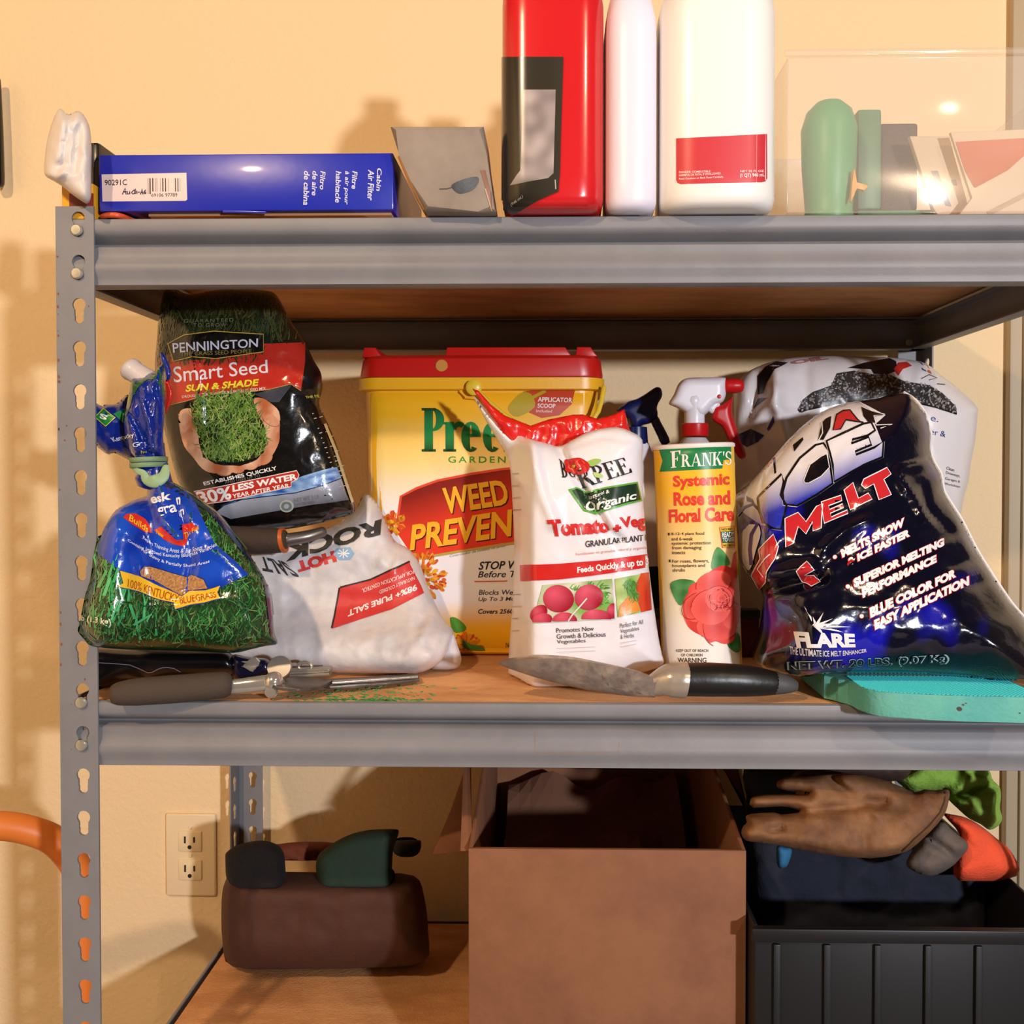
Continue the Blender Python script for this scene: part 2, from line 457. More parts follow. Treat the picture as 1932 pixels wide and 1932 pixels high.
# ================================================================== THE ROOM
WY = .457                                       # back wall
XL = -1.3                         # room corner on the left
m_wall = mat('painted_wall', '#efd4a8', .75, bump=(150, .55, 2), spec=.25)
m_floor = mat('concrete_floor', '#6d665e', .8, bump=(60, .4), var=(9, '#7d756a', .35, .65))
m_trim = mat('painted_trim', '#b7a588', .55)
struct(box('wall_back', (XL - .12, WY, -1.05), (2.3, WY + .1, 1.42), m_wall, bev=0))
# left wall meets the back wall in a rounded inner corner
pr = [(XL - .1, -2.2), (XL, -2.2), (XL, WY - .03)]
for i in range(1, 7):
    a = R_(180 - 90 * i / 6); pr.append((XL + .03 + .03 * math.cos(a), WY - .03 + .03 * math.sin(a)))
pr += [(XL + .03, WY + .05), (XL - .1, WY + .05)]
struct(extr('wall_left', [(x, y, -1.05) for x, y in pr], (0, 0, 2.47), m_wall, bev=0))
struct(box('floor', (XL - .1, -2.3, -1.11), (2.3, WY + .1, -1.05), m_floor, bev=0))
tx = at(1893, 1000, WY).x
t1 = struct(box('trim_1', (tx, WY - .014, -1.05), (tx + .075, WY + .001, 1.42), m_trim, bev=.003))
struct(box('casing_bead', (tx + .016, WY - .019, -1.05), (tx + .024, WY - .012, 1.42), m_trim, t1, bev=.002))
struct(box('door_1', (tx + .075, WY - .01, -1.05), (2.3, WY + .0, 1.42), mat('door_paint', '#cbb79a', .5), bev=.002))

# wall socket
ox, oz = at(362, 1533, WY).x, at(362, 1533, WY).z
m_iv = mat('ivory_plastic', '#ecd6ae', .35); m_slot = mat('slot_black', '#17120e', .6)
r = thing('wall_outlet', 'ivory duplex wall outlet with cover plate on the cream wall', 'outlet', (ox, WY, oz - .057))
box('cover_plate', (ox - .035, WY - .006, oz - .115), (ox + .035, WY, oz), m_iv, r, bev=.004, seg=3)
for k, zc in enumerate((oz - .0375, oz - .0775)):
    f = box('socket_face', (ox - .0165, WY - .0085, zc - .0145), (ox + .0165, WY - .004, zc + .0145), m_iv, r, bev=.003)
    box('slot', (ox - .0075, WY - .0092, zc - .002), (ox - .0053, WY - .008, zc + .0075), m_slot, f, bev=0)
    box('slot', (ox + .0053, WY - .0092, zc - .001), (ox + .0075, WY - .008, zc + .0065), m_slot, f, bev=0)
    lathe('ground_hole', [(0, 0), (.0027, 0), (.0027, .001), (0, .001)], Matrix.Translation((ox, WY - .0082, zc - .0075)) @ Matrix.Rotation(R_(90), 4, 'X'), m_slot, f, seg=14)
for zc in (oz - .0185, oz - .0575):
    lathe('plate_screw', [(0, .002), (.002, .0018), (.0032, 0), (0, 0)], Matrix.Translation((ox, WY - .006, zc)) @ Matrix.Rotation(R_(90), 4, 'X'), m_iv, r, seg=14)

# ================================================================== SHELVING UNIT
UW, UD = .925, .437
m_st = mat('grey_painted_steel', '#807f82', .5, bump=(900, .06, 2), var=(14, '#757478', .4, .75))
m_stB = m_st
m_brd = mat('particle_board', '#c48a58', .8, bump=(420, .35, 3), var=(7, '#e4ab74', .38, .62, (1, 2.6, 1)))
m_riv = mat('zinc_rivet', '#d8d4c4', .28, metal=.75)
m_rust = mat('rust', '#8a4a26', .9)
unit = thing('shelving_unit', 'grey steel boltless shelving unit with keyhole posts and particle board shelves', 'shelving unit', (0, 0, -1.05))
PITCHZ = .0373
z586 = at(152, 586, 0).z
def khole(th):
    """distance from the hole centre to its rim in direction th (round top, narrower slot below)"""
    c, s_ = math.cos(th), math.sin(th); best = 0
    for oy, r in ((.0052, .0058), (-.0068, .0042), (-.003, .0042), (0, .0042)):
        b = s_ * oy; disc = b * b - (oy * oy - r * r)
        if disc >= 0: best = max(best, b + math.sqrt(disc))
    return best
def flange(bm, M, w, hx, zs0, zs1, th=.002):
    """perforated strip in the local x-z plane, thickness along y"""
    nz0 = math.floor((zs0 - z586) / PITCHZ); nz1 = math.ceil((zs1 - z586) / PITCHZ)
    for k in range(nz0, nz1 + 1):
        zc = z586 + k * PITCHZ; lo, hi = max(zc - PITCHZ / 2, zs0), min(zc + PITCHZ / 2, zs1)
        if hi - lo < 1e-4: continue
        def quadsolid(pts):
            a = [bm.verts.new(M @ Vector((x, 0, z))) for x, z in pts]; b = [bm.verts.new(M @ Vector((x, th, z))) for x, z in pts]
            bm.faces.new(a); bm.faces.new(b[::-1])
            for i in range(len(a)): bm.faces.new((a[i], a[(i + 1) % len(a)], b[(i + 1) % len(a)], b[i]))
        if lo > zc - .0125 or hi < zc + .0125:
            quadsolid([(0, lo), (w, lo), (w, hi), (0, hi)]); continue
        cs = [math.atan2(z - zc, x - hx) for x, z in ((w, hi), (0, hi), (0, lo), (w, lo))]
        ths = sorted([2 * math.pi * i / 28 - math.pi + .01 for i in range(28)] + cs)
        O = []; I = []
        for t in ths:
            c, s_ = math.cos(t), math.sin(t)
            d = min([((w - hx) / c) if c > 1e-9 else 9, (-hx / c) if c < -1e-9 else 9, ((hi - zc) / s_) if s_ > 1e-9 else 9, ((lo - zc) / s_) if s_ < -1e-9 else 9])
            O.append((hx + c * d, zc + s_ * d)); rr = khole(t); I.append((hx + c * rr, zc + s_ * rr))
        n = len(ths)
        def ringv(P, y): return [bm.verts.new(M @ Vector((x, y, z))) for x, z in P]
        of, ob, if_, ib = ringv(O, 0), ringv(O, th), ringv(I, 0), ringv(I, th)
        for i in range(n):
            j = (i + 1) % n
            bm.faces.new((of[i], of[j], if_[j], if_[i])); bm.faces.new((ob[j], ob[i], ib[i], ib[j])); bm.faces.new((if_[i], if_[j], ib[j], ib[i]))
        bm.faces.new  # outer rims are closed by neighbouring cells and the edge strips below
    for x0 in (0, w):
        a = [bm.verts.new(M @ Vector((x0, y, z))) for y, z in ((0, zs0), (th, zs0), (th, zs1), (0, zs1))]; bm.faces.new(a)
    for z0 in (zs0, zs1):
        a = [bm.verts.new(M @ Vector((x, y, z0))) for x, y in ((0, 0), (w, 0), (w, th), (0, th))]; bm.faces.new(a)
def post(X, Y, sx, sy, sw=.0315):
    """L-section post, corner at X,Y, flanges towards +sx and +sy"""
    zt = at(140, 389, 0).z
    bm = bmesh.new()
    flange(bm, Matrix.Translation((X, Y, 0)) @ Matrix.Diagonal((sx, sy, 1, 1)), .0335, .0200, -1.05, zt)
    flange(bm, Matrix.Translation((X, Y + sy * .002, 0)) @ Matrix(((0, sx, 0, 0), (sy, 0, 0, 0), (0, 0, 1, 0), (0, 0, 0, 1))), sw, sw * .55, -1.05, zt)
    return mkbm('post', bm, m_stB, unit)
XP = at(109, 900, 0).x
p_fl = post(XP, 0, 1, 1, .022); p_rl = post(XP, UD, 1, -1); p_fr = post(XP + UW, 0, -1, 1, .022); p_rr = post(XP + UW, UD, -1, -1)
# rust flecks along the edge of the front post
bm = bmesh.new()
for i in range(26):
    z = random.uniform(-.05, .4) if i % 3 else random.uniform(.18, .36); x = XP + (random.uniform(.0013, .0022) if i < 19 else random.uniform(.003, .03)); s_ = random.uniform(.0005, .0014)
    vs = [bm.verts.new((x + s_ * random.uniform(.5, 1) * math.cos(a), -.00025, z + 1.6 * s_ * random.uniform(.5, 1) * math.sin(a))) for a in [k * math.pi / 3 for k in range(6)]]
    bm.faces.new(vs)
mkbm('rust_flecks', bm, m_rust, p_fl)['kind'] = 'stuff'

BEAM = [(.0012, 0), (-.0006, -.0010), (-.0012, -.004), (-.0012, -.0095), (-.0002, -.0122), (.0035, -.0148), (.0090, -.0172), (.0138, -.0192), (.0148, -.0210),
        (.0090, -.0224), (.0038, -.0232), (.0026, -.0244), (.0030, -.0290), (.0024, -.0340), (-.0002, -.0385), (-.0012, -.042), (-.0006, -.046), (.0016, -.0505), (.0022, -.0545), (.0022, -.0570), (.0032, -.0575)]
def beam(ax, p0, p1, ztop, out):
    """roll-formed shelf beam from p0 to p1 (x or y), profile facing `out`"""
    O = BEAM; I = [(y + .0016, z) for y, z in reversed(O)] ; P = O + [(.020, -.0575), (.020, -.0560)] + I[1:]
    bm = bmesh.new(); A = []; B = []
    for y, z in P:
        if ax == 'x': A.append(bm.verts.new((p0, out[0] + out[1] * y, ztop + z))); B.append(bm.verts.new((p1, out[0] + out[1] * y, ztop + z)))
        else: A.append(bm.verts.new((out[0] + out[1] * y, p0, ztop + z))); B.append(bm.verts.new((out[0] + out[1] * y, p1, ztop + z)))
    n = len(P)
    for i in range(n): bm.faces.new((A[i], A[(i + 1) % n], B[(i + 1) % n], B[i]))
    bm.faces.new(A); bm.faces.new(B)
    o = mkbm('beam', bm, m_stB, unit, smooth=True, ang=R_(38))
    return o
SHZ = [.4205, 0.0, -.41]
for zt in SHZ:
    fb = beam('x', XP + .003, XP + UW - .003, zt, (.0024, 1)); beam('x', XP + .003, XP + UW - .003, zt, (UD - .0024, -1))
    beam('y', .0045, UD - .0045, zt, (XP + .0024, 1)); beam('y', .0045, UD - .0045, zt, (XP + UW - .0024, -1))
    box('shelf_board', (XP + .0105, .0085, zt - .0135), (XP + UW - .0105, UD - .0085, zt - .001), m_brd, unit, bev=.0008)
    # beams hang on rivets that sit low in the keyholes
    for px_, fx in ((XP + .0200, p_fl), (XP + UW - .0200, p_fr)):
        for kk in (0, 1):
            k = round((zt - .006 - z586 - .0) / PITCHZ) - kk
            zc = z586 + k * PITCHZ - .0055
            lathe('rivet', [(0, .0038), (.0040, .0036), (.0049, .0026), (.0049, .0010), (.0030, .0008), (.0030, -.006), (0, -.006)], Matrix.Translation((px_ - .0004, 0, zc)) @ Matrix.Rotation(R_(90), 4, 'X'), m_riv, fx, seg=22)
    for px_, fx in ((XP + .0200, p_rl), (XP + UW - .0200, p_rr)):
        zc = z586 + round((zt - .035 - z586) / PITCHZ) * PITCHZ - .004
        lathe('rivet', [(0, .0028), (.0040, .0026), (.0049, .0016), (.0030, .0), (.0030, -.006), (0, -.006)], Matrix.Translation((px_, UD - .0035, zc)) @ Matrix.Rotation(R_(90), 4, 'X'), m_riv, fx, seg=22)
    if zt == 0:                               # ghost of a peeled sticker on the middle beam
        P = Print(fb, unit, mat('sticker_outline_print', rough=.6, attr=True), 'sticker_residue', lift=.00015)
        P.line(crop(900, 1150, 3.864)([(420, 880), (422, 1045), (600, 1048), (680, 1040), (750, 1046), (900, 1042), (1032, 1040), (1034, 970)]), 1.3, '#8a7263', 0)
        P.finish()

# ================================================================== MIDDLE SHELF
cA, cB, cC = crop(0, 310, 3.864), crop(0, 800, 3.864), crop(0, 1150, 3.864)
cD, cE, cF = crop(450, 310, 3.864), crop(450, 780, 3.864), crop(450, 1150, 3.864)
cG, cH, cI = crop(900, 310, 3.864), crop(900, 780, 3.864), crop(900, 1150, 3.864)
cJ, cK, cL = crop(1380, 310, 3.5), crop(1380, 780, 3.5), crop(1380, 1150, 3.5)
m1, m2, m3, m4, m5 = crop(180, 1200, 6.44), crop(420, 1200, 4.83), crop(1140, 690, 6.44), crop(1140, 880, 5.083), crop(1380, 660, 4.025)
m6, m7, m8 = crop(60, 315, 6.44), crop(740, 315, 4.83), crop(1130, 315, 4.83)
n1, n2, n3, n4 = crop(1480, 315, 4.274), crop(400, 1440, 3.864), crop(820, 1440, 3.22), crop(1390, 1440, 3.5646)
n5, n6, n7, n8 = crop(280, 540, 4.83), crop(320, 780, 4.83), crop(160, 660, 7.43), crop(0, 315, 5.015)
film = dict(rough=.22, bump=(70, .5, 4), coat=.35)
pfilm = mat('film_print', attr=True, **film)
pflat = mat('label_print', rough=.38, attr=True)
pmatte = mat('sack_print', rough=.5, attr=True, bump=(120, .25, 3))

# ------------------------------------------------ yellow bucket with red lid
BY = .20
bx0, bx1 = at(683, 740, BY).x, at(1130, 745, BY).x
cxB = (bx0 + bx1) / 2; bh = at(900, 735, BY).z
m_by = mat('yellow_bucket_plastic', '#f0b21f', .36, bump=(200, .05)); m_rl = mat('red_lid_plastic', '#c41a14', .33)
buck = thing('bucket', 'square yellow bucket with red lid and green lettering behind the white pouch', 'bucket', (cxB, BY + .09, 0))
def rrect(cx, cy, hx, hy, r, n=5):
    out = []
    for k, (sx, sy) in enumerate(((1, 1), (-1, 1), (-1, -1), (1, -1))):
        for i in range(n + 1):
            a = R_(90 * k + 90 * i / n); out.append((cx + sx * (hx - r) + r * math.cos(a), cy + sy * (hy - r) + r * math.sin(a)))
    return out
def rstack(name, levels, m, parent, cap=True):
    """stack of rounded-rectangle sections (cx, cy, hx, hy, r, z)"""
    bm = bmesh.new(); rings = [[bm.verts.new((x, y, l[5])) for x, y in rrect(*l[:5])] for l in levels]
    for a, b in zip(rings, rings[1:]):
        n = len(a)
        for i in range(n): bm.faces.new((a[i], a[(i + 1) % n], b[(i + 1) % n], b[i]))
    if cap: bm.faces.new(rings[0]); bm.faces.new(rings[-1])
    return mkbm(name, bm, m, parent, smooth=True, ang=R_(35))
hw = (bx1 - bx0) / 2; cyB = BY + .085
lv = []
for i in range(15):
    t = i / 14; lv.append((cxB, cyB, hw - .008 * (1 - t), .085 - .006 * (1 - t), .022, .003 + (bh - .003) * t))
lv = [(cxB, cyB, hw - .012, .075, .018, 0)] + lv
body = rstack('bucket_body', lv, m_by, buck)
rz0, rz1 = at(900, 735, BY).z, at(900, 712, BY).z; lz1 = at(900, 672, BY).z; lz2 = at(900, 653, BY).z
hr = (at(1142, 720, BY - .007).x - at(668, 720, BY - .007).x) / 2
rstack('bucket_rim', [(cxB, cyB, hr - .002, .091, .026, rz0 - .001), (cxB, cyB, hr, .093, .026, rz0), (cxB, cyB, hr, .093, .026, rz1 - .001), (cxB, cyB, hr - .003, .09, .026, rz1)], m_by, buck)
lid = rstack('lid', [(cxB, cyB, hr - .002, .092, .026, rz1), (cxB, cyB, hr - .0015, .0925, .026, rz1 + .003), (cxB, cyB, hr - .004, .09, .026, lz1 - .003), (cxB, cyB, hr - .007, .087, .024, lz1), (cxB, cyB, hr - .010, .084, .024, lz1 + .001), (cxB, cyB, hr - .012, .082, .022, lz1 + .001)], m_rl, buck)
for a_, b_ in ((684, 722), (805, 812), (840, 1080), (1085, 1128)):
    if b_ - a_ < 10: continue
    xa, xb = at(a_, 660, BY + .01).x, at(b_, 660, BY + .01).x
    extr('lid_rib', [(xa, BY + .008, lz1), (xa + .002, BY + .008, lz2), (xb - .008, BY + .008, lz2), (xb, BY + .008, lz1)], (0, .15, 0), m_rl, lid, bev=.0015)
Y2 = BY - .008
pxe('handle_lug', [(862, 733), (868, 737), (876, 752), (896, 754), (904, 742), (912, 733)], Y2 + .003, .01, m_by, buck, bev=.0015)
lathe('lid_button', [(0, .001), (.006, .001), (.0068, 0), (0, 0)], Matrix.Translation(at(833, 690, BY - .0065)) @ Matrix.Rotation(R_(90), 4, 'X'), mat('tan_plastic', '#c98a3c', .4), lid, seg=24)
hb = at(894, 731, BY - .012)
lathe('handle_pivot', [(0, .004), (.006, .004), (.0085, .002), (.0085, -.004), (0, -.004)], Matrix.Translation(hb) @ Matrix.Rotation(R_(90), 4, 'X'), mat('yellow_handle', '#e9c736', .35), buck, seg=24)
tube('handle', [at(894, 731, BY - .013), at(930, 765, BY - .02), at(980, 800, BY - .022), at(1050, 815, BY - .022), at(1120, 790, BY - .018), at(1140, 730, BY - .006)], .0026, MATS['yellow_handle'], buck, flat=.6)
P = Print(body, buck, pflat)
def bgrad(x, y):
    y2 = y + (x - 900) * .03
    if y2 < 870: return mixc('#f5b81c', '#f7dc8a', (y2 - 780) / 90)
    if y2 < 960: return mixc('#f7dc8a', '#f2efef', (y2 - 870) / 90)
    if y2 < 1130: return mixc('#f2efef', '#ece9ee', (y2 - 960) / 170)
    return mixc('#ece9ee', '#f2b313', (y2 - 1130) / 50)
P.poly(rect(690, 742, 1122, 1236), bgrad, 0, 'label_field', 14)
P.glyphs(serif('Preen', .27, .03), [(796, 770), (1000, 770), (1000, 852), (796, 852)], lambda x, y: mixc('#12401f', '#1d8a45', math.sin(max(0, min(1, (y - 770) / 82)) * 3.1)), 3, step=9)
P.text('GARDEN', [(846, 861), (954, 861), (954, 873), (846, 873)], '#3f9a3a', 2, .008, space=1.35)
def banner(x, y): return mixc('#84190f', '#e03a20', (y - (940 - (x - 757) * .285)) / 75)
P.poly(cE([(1185, 605), (1300, 545), (1450, 490), (1700, 440), (1932, 405)]) + cH([(300, 395), (430, 385), (480, 900), (280, 940)]) + cE([(1932, 945), (1600, 1000), (1290, 1055), (1245, 1000), (1150, 860)]), banner, 1, 'label_banner', 9)
P.line(cE([(1150, 860), (1185, 605), (1300, 545), (1450, 490), (1700, 440), (1932, 405)]) + cH([(430, 388)]), 4.5, '#e24a30', 2, 'label_banner')
P.line(cE([(1280, 1062), (1600, 1008), (1932, 955)]) + cH([(480, 915)]), 5, '#b9a04a', 2, 'label_banner')
for o_, c_, l_ in ((7, '#3a0d08', 3), (0, '#f4b52a', 4)):
    o = o_
    P.text('WEED', cE([(1485 + o, 545 + o), (1932 + o, 480 + o)]) + cH([(250 + o, 660 + o)]) + cE([(1515 + o, 735 + o)]), c_, l_, .03, .12)
    P.text('PREVENTER', cE([(1250 + o, 815 + o)]) + cH([(620 + o, 640 + o), (640 + o, 840 + o)]) + cE([(1250 + o, 1000 + o)]), c_, l_, .03, .12)
P.text('Controlador de malezas de jardin', cE([(1540, 1030)]) + cH([(210, 955), (210, 975)]) + cE([(1540, 1055)]), '#8a8a92', 2, 0, .2)
P.text('STOP WEEDS', cH([(15, 1080), (480, 1065), (480, 1125), (10, 1140)]), '#26222a', 2, .02, .2)
P.text('Before They Start', cH([(10, 1150), (560, 1140), (555, 1205), (5, 1210)]), '#26222a', 2, .008, .2)
P.line(cE([(1720, 1225), (1932, 1222)]) + cH([(220, 1220)]), 2, '#d5543c', 2)
P.text('Blocks Weeds', cH([(12, 1285), (340, 1285), (340, 1320), (12, 1322)]), '#3a363e', 2, .006, .2)
P.text('Up To 3 Months', cH([(10, 1338), (370, 1335), (370, 1372), (10, 1375)]), '#3a363e', 2, .006, .2)
P.text('Covers 2560', cH([(8, 1425), (265, 1425), (265, 1458), (8, 1460)]), '#2c282f', 2, .02, .2)
P.text('Ne', cH([(210, 1668), (245, 1668), (245, 1705), (210, 1705)]), '#3a2c14', 2, .01)
P.poly(cG([(335, 1660), (500, 1640), (715, 1645), (690, 1750), (600, 1830), (470, 1850), (380, 1810)]), '#c5482c', 1, 'label_badge')
P.poly(cG([(232, 1760), (320, 1670), (395, 1680), (420, 1770), (300, 1840), (240, 1810)]), '#b9a32c', 2, 'label_badge', sm=3)
P.line(cG([(390, 1710), (500, 1655)]), 6, '#b9a32c', 2, 'label_badge')
P.text('APPLICATOR', cG([(445, 1700), (695, 1705), (692, 1740), (442, 1732)]), '#f3e9e4', 3, .025)
P.text('SCOOP', cG([(442, 1745), (572, 1748), (570, 1778), (440, 1775)]), '#f3e9e4', 3, .025)
P.text('Included', cG([(432, 1788), (548, 1790), (545, 1810), (430, 1808)]), '#f3d9cc', 3, .01)
# printed marigolds and leaves on the right-hand and lower corners of the label
rnd = random.Random(4)
for fx, fy, n_, R0 in ((795, 1090, 190, 46), (880, 1225, 110, 28), (742, 985, 70, 20)):
    for i in range(n_):
        a = rnd.uniform(0, 6.28); q = R0 * math.sqrt(rnd.random()); x, y = fx + q * math.cos(a), min(fy + q * math.sin(a), 1220)
        P.poly(ell(x, y, rnd.uniform(4, 8), rnd.uniform(2.5, 4), math.degrees(a), 8), mixc(rnd.choice(['#d94a1d', '#e88a1e', '#f0b326']), '#b5321a', rnd.random() * .6), 2 + (i % 4) * .3, 'label_flowers', 0)
for q in ([(1545, 1490), (1600, 1495), (1660, 1555), (1630, 1590), (1570, 1590)], [(1640, 1650), (1700, 1680), (1770, 1695), (1795, 1722), (1700, 1720), (1640, 1700)]):
    P.poly(cE(q), '#4d8a2c', 4, 'label_flowers', sm=3)
P.finish()

# ------------------------------------------------ rock salt sack
m_salt = mat('white_woven_sack', '#dcd6d4', .5, bump=(60, .6, 5), var=(22, '#c2c0c8', .42, .7))
salt = thing('rock_salt_bag', 'white plump rock salt bag lying upside down beside the yellow bucket', 'bag', at(640, 1271, .2))
def saltY(x, y): return .124 + .065 * sstep(1272, 1120, y) - .02 * sstep(690, 860, x) - .03 * sstep(340, 240, x)
sO = [(212, 1010), (222, 982), (265, 988), (380, 1010), (500, 1012), (590, 1003), (640, 985), (672, 960), (690, 932), (712, 950), (728, 985), (745, 1020), (770, 1035), (790, 1060), (805, 1100), (822, 1140), (838, 1170), (855, 1190), (850, 1215), (838, 1240), (822, 1256), (790, 1270), (740, 1275), (640, 1272), (560, 1266), (500, 1258), (430, 1250), (300, 1245), (236, 1240), (214, 1180)]
sb = soft('sack', sO, m_salt, salt, saltY, .05, 75, Tb=.045, step=5, wr=crinkle(.018, .0032, 3), cr=[(cE([(1150, 1000), (1250, 1050), (1330, 1130)]), -.004, 8), (cE([(1100, 1230), (1180, 1000)]), .003, 8), (cE([(620, 1600), (900, 1650), (1200, 1600)]), .002, 14), (cE([(1040, 1100), (1080, 960), (1040, 860)]), .004, 9), (cE([(1400, 1700), (1480, 1500), (1560, 1430)]), -.004, 8), (cE([(1330, 1640), (1430, 1460), (1500, 1380)]), .003, 7), (cE([(1300, 1560), (1390, 1400)]), -.003, 7), (cE([(1560, 1480), (1440, 1760)]), -.006, 7)], zmin=.0006, fix=lambda v: setattr(v, 'y', min(v.y, .188)))
soft('tucked_corner', cE([(1560, 1600), (1600, 1700), (1625, 1790), (1600, 1850), (1520, 1870), (1430, 1870), (1400, 1850), (1440, 1760), (1500, 1680)]), m_salt, salt, .128, .012, 18, Tb=.02, step=5, wr=crinkle(.03, .002, 5, 2, .6, 60), zmin=.0006)
P = Print(sb, salt, pmatte)
P.poly(cE([(740, 1272), (960, 1215), (1245, 1085), (1250, 1105), (1330, 1260), (1350, 1310), (1120, 1430), (900, 1500), (685, 1572), (700, 1500)]), '#d23a36', 1, 'printed_panel')
P.line(cE([(742, 1268), (960, 1212), (1245, 1082)]), 3.2, '#2c2422', 2, 'printed_panel'); P.line(cE([(738, 1270), (700, 1480), (680, 1570)]), 3.0, '#2c2422', 2, 'printed_panel')
# the bag lies upside down, so its lettering is turned round
def flip(q): return [q[2], q[3], q[0], q[1]]
P.text('98%+ PURE SALT', flip(cE([(800, 1440), (1295, 1245), (1300, 1290), (800, 1488)])), '#f1e6e2', 3, .035)
P.text('NATURALLY COLORED', flip(cE([(1030, 1290), (1275, 1190), (1282, 1215), (1033, 1315)])), '#f1e2de', 3, .004)
P.text('FOR APPLICATION CONTROL', flip(cE([(900, 1280), (1270, 1140), (1275, 1168), (905, 1308)])), '#f1e2de', 3, .004)
P.text('HOT', flip(cE([(410, 1085), (700, 1000), (720, 1080), (440, 1160)])), '#d23a36', 2, .06)
P.text('ROCK', flip(cE([(320, 960), (1040, 770), (1060, 880), (350, 1085)])), '#34332f', 2, .045, .15)
P.text('SALT', flip(cE([(150, 1040), (330, 1080), (470, 1200), (180, 1150)])), '#34332f', 2, .03, .15)
P.poly(cE([(690, 1030), (720, 985), (815, 975), (845, 1020), (815, 1065), (735, 1070)]), '#8ab4da', 2, 'printed_panel')
for k in range(4):
    a = R_(45 * k); c0 = cE([(768, 1022)])[0]
    P.line([(c0[0] - 11 * math.cos(a), c0[1] - 9 * math.sin(a)), (c0[0] + 11 * math.cos(a), c0[1] + 9 * math.sin(a))], 2.2, '#eef2f5', 3, 'printed_panel')
P.finish()

# ------------------------------------------------ weeding tool half hidden under the black seed bag
wt = thing('hand_weeder', 'dark tool handle with orange ring wedged under the black seed bag', 'garden tool', at(540, 1025, .105))
tube('grip', [at(420, 1015, .105), at(480, 1020, .105), at(530, 1020, .105)], [.0125, .0135, .012], mat('dark_foam_grip', '#3a2a20', .8, bump=(500, .3)), wt)
tube('ring', [at(531, 1020, .105), at(538, 1019, .105)], .0125, mat('orange_ring', '#c05a22', .45), wt, cap=False)
tube('shaft', [at(538, 1019, .106), at(580, 1012, .112), at(610, 1003, .12)], [.0065, .006, .005], mat('dull_steel', '#75706c', .35, metal=.8), wt)

# ------------------------------------------------ black grass seed bag (leaning, upper)
m_blk = mat('black_film', '#0d0c0d', **film)
pen = thing('grass_seed_bag', 'tall black grass seed bag with red band propped on the salt bag', 'bag', at(520, 1003, .155))
def penY(x, y): return .132
pO = [(310, 549), (335, 551), (362, 555), (400, 548), (440, 545), (490, 547), (517, 553), (533, 575), (548, 605), (566, 632), (580, 655), (592, 680), (606, 705), (608, 735), (602, 760), (612, 785), (628, 820), (642, 858), (656, 905), (667, 945), (668, 968), (640, 978), (590, 990), (530, 1000), (470, 1004), (420, 1006), (385, 1004), (362, 975), (345, 930), (330, 890), (315, 830), (303, 780), (294, 730), (292, 690), (296, 640), (300, 600)]
pb = soft('bag', pO, m_blk, pen, penY, .032, 95, Tb=.03, step=5, wr=crinkle(.02, .0016, 11), cr=[(n5([(400, 640), (430, 800), (460, 950), (490, 1250)]), .003, 6), (n5([(1290, 890), (1420, 940)]), .003, 7), (n6([(290, 60), (330, 150), (450, 230)]), .002, 5), ([(600, 690), (622, 800), (655, 930)], -.004, 8)])
P = Print(pb, pen, pfilm)
top = [(308, 550), (362, 556), (440, 547), (515, 555), (532, 577), (548, 608), (566, 636), (574, 648), (500, 652), (490, 690), (330, 690), (294, 700), (292, 680), (298, 610)]
P.poly(top, '#10170c', 0, 'printed_picture')
gr = [('#1b2a14', '#36441f'), ('#23301a', '#4a4a2a'), ('#0d150b', '#2c3a1c')]
P.blades(top, 900, (14, 42), (82, 16), gr, 3.0, 1, seed=3)
band = n5([(45, 705), (200, 610), (240, 690), (600, 660), (1050, 605), (1050, 525), (1425, 515), (1425, 700), (1390, 945), (1300, 890), (1100, 940), (850, 970), (500, 1000), (330, 1050), (160, 1080), (60, 930)])
P.poly(band, '#b32a1e', 1, 'printed_band')
P.line(n5([(1390, 950), (1300, 892), (1100, 942), (850, 972), (500, 1002), (330, 1052), (200, 1082)]), 1.4, '#a98a48', 2, 'printed_band')
lg = n5([(185, 525), (330, 445), (600, 412), (1048, 440), (1050, 600), (620, 660), (400, 645), (235, 685)])
P.poly(lg, '#0b0a0b', 2, 'printed_band'); P.line(lg, 1.5, '#c9a74e', 3, 'printed_band', closed=True)
P.text('PENNINGTON', n5([(228, 520), (1000, 478), (1000, 555), (235, 610)]), '#cfcfe0', 4, .012)
P.text('THE GRASS SEED PEOPLE', n5([(300, 605), (945, 575), (945, 610), (300, 640)]), '#8f7a45', 4, .0)
P.text('GUARANTEED', n5([(330, 308), (780, 295), (780, 328), (330, 340)]), '#6c6f58', 5, 0, space=1.3)
P.text('TO GROW', n5([(415, 345), (718, 338), (718, 372), (415, 378)]), '#6c6f58', 5, 0, space=1.3)
P.text('Smart Seed', n5([(230, 735), (1085, 670), (1090, 790), (240, 880)]), '#d5d0d8', 3, .006)
P.text('SUN & SHADE', n5([(345, 900), (1010, 845), (1010, 908), (345, 965)]), '#d9cf36', 3, .035, .15)
P.text('DROUGHT TOLERANT PREMIUM GRASS SEED MIX', n5([(310, 998), (1070, 918), (1072, 945), (315, 1020)]), '#dcc7c0', 3, .01)
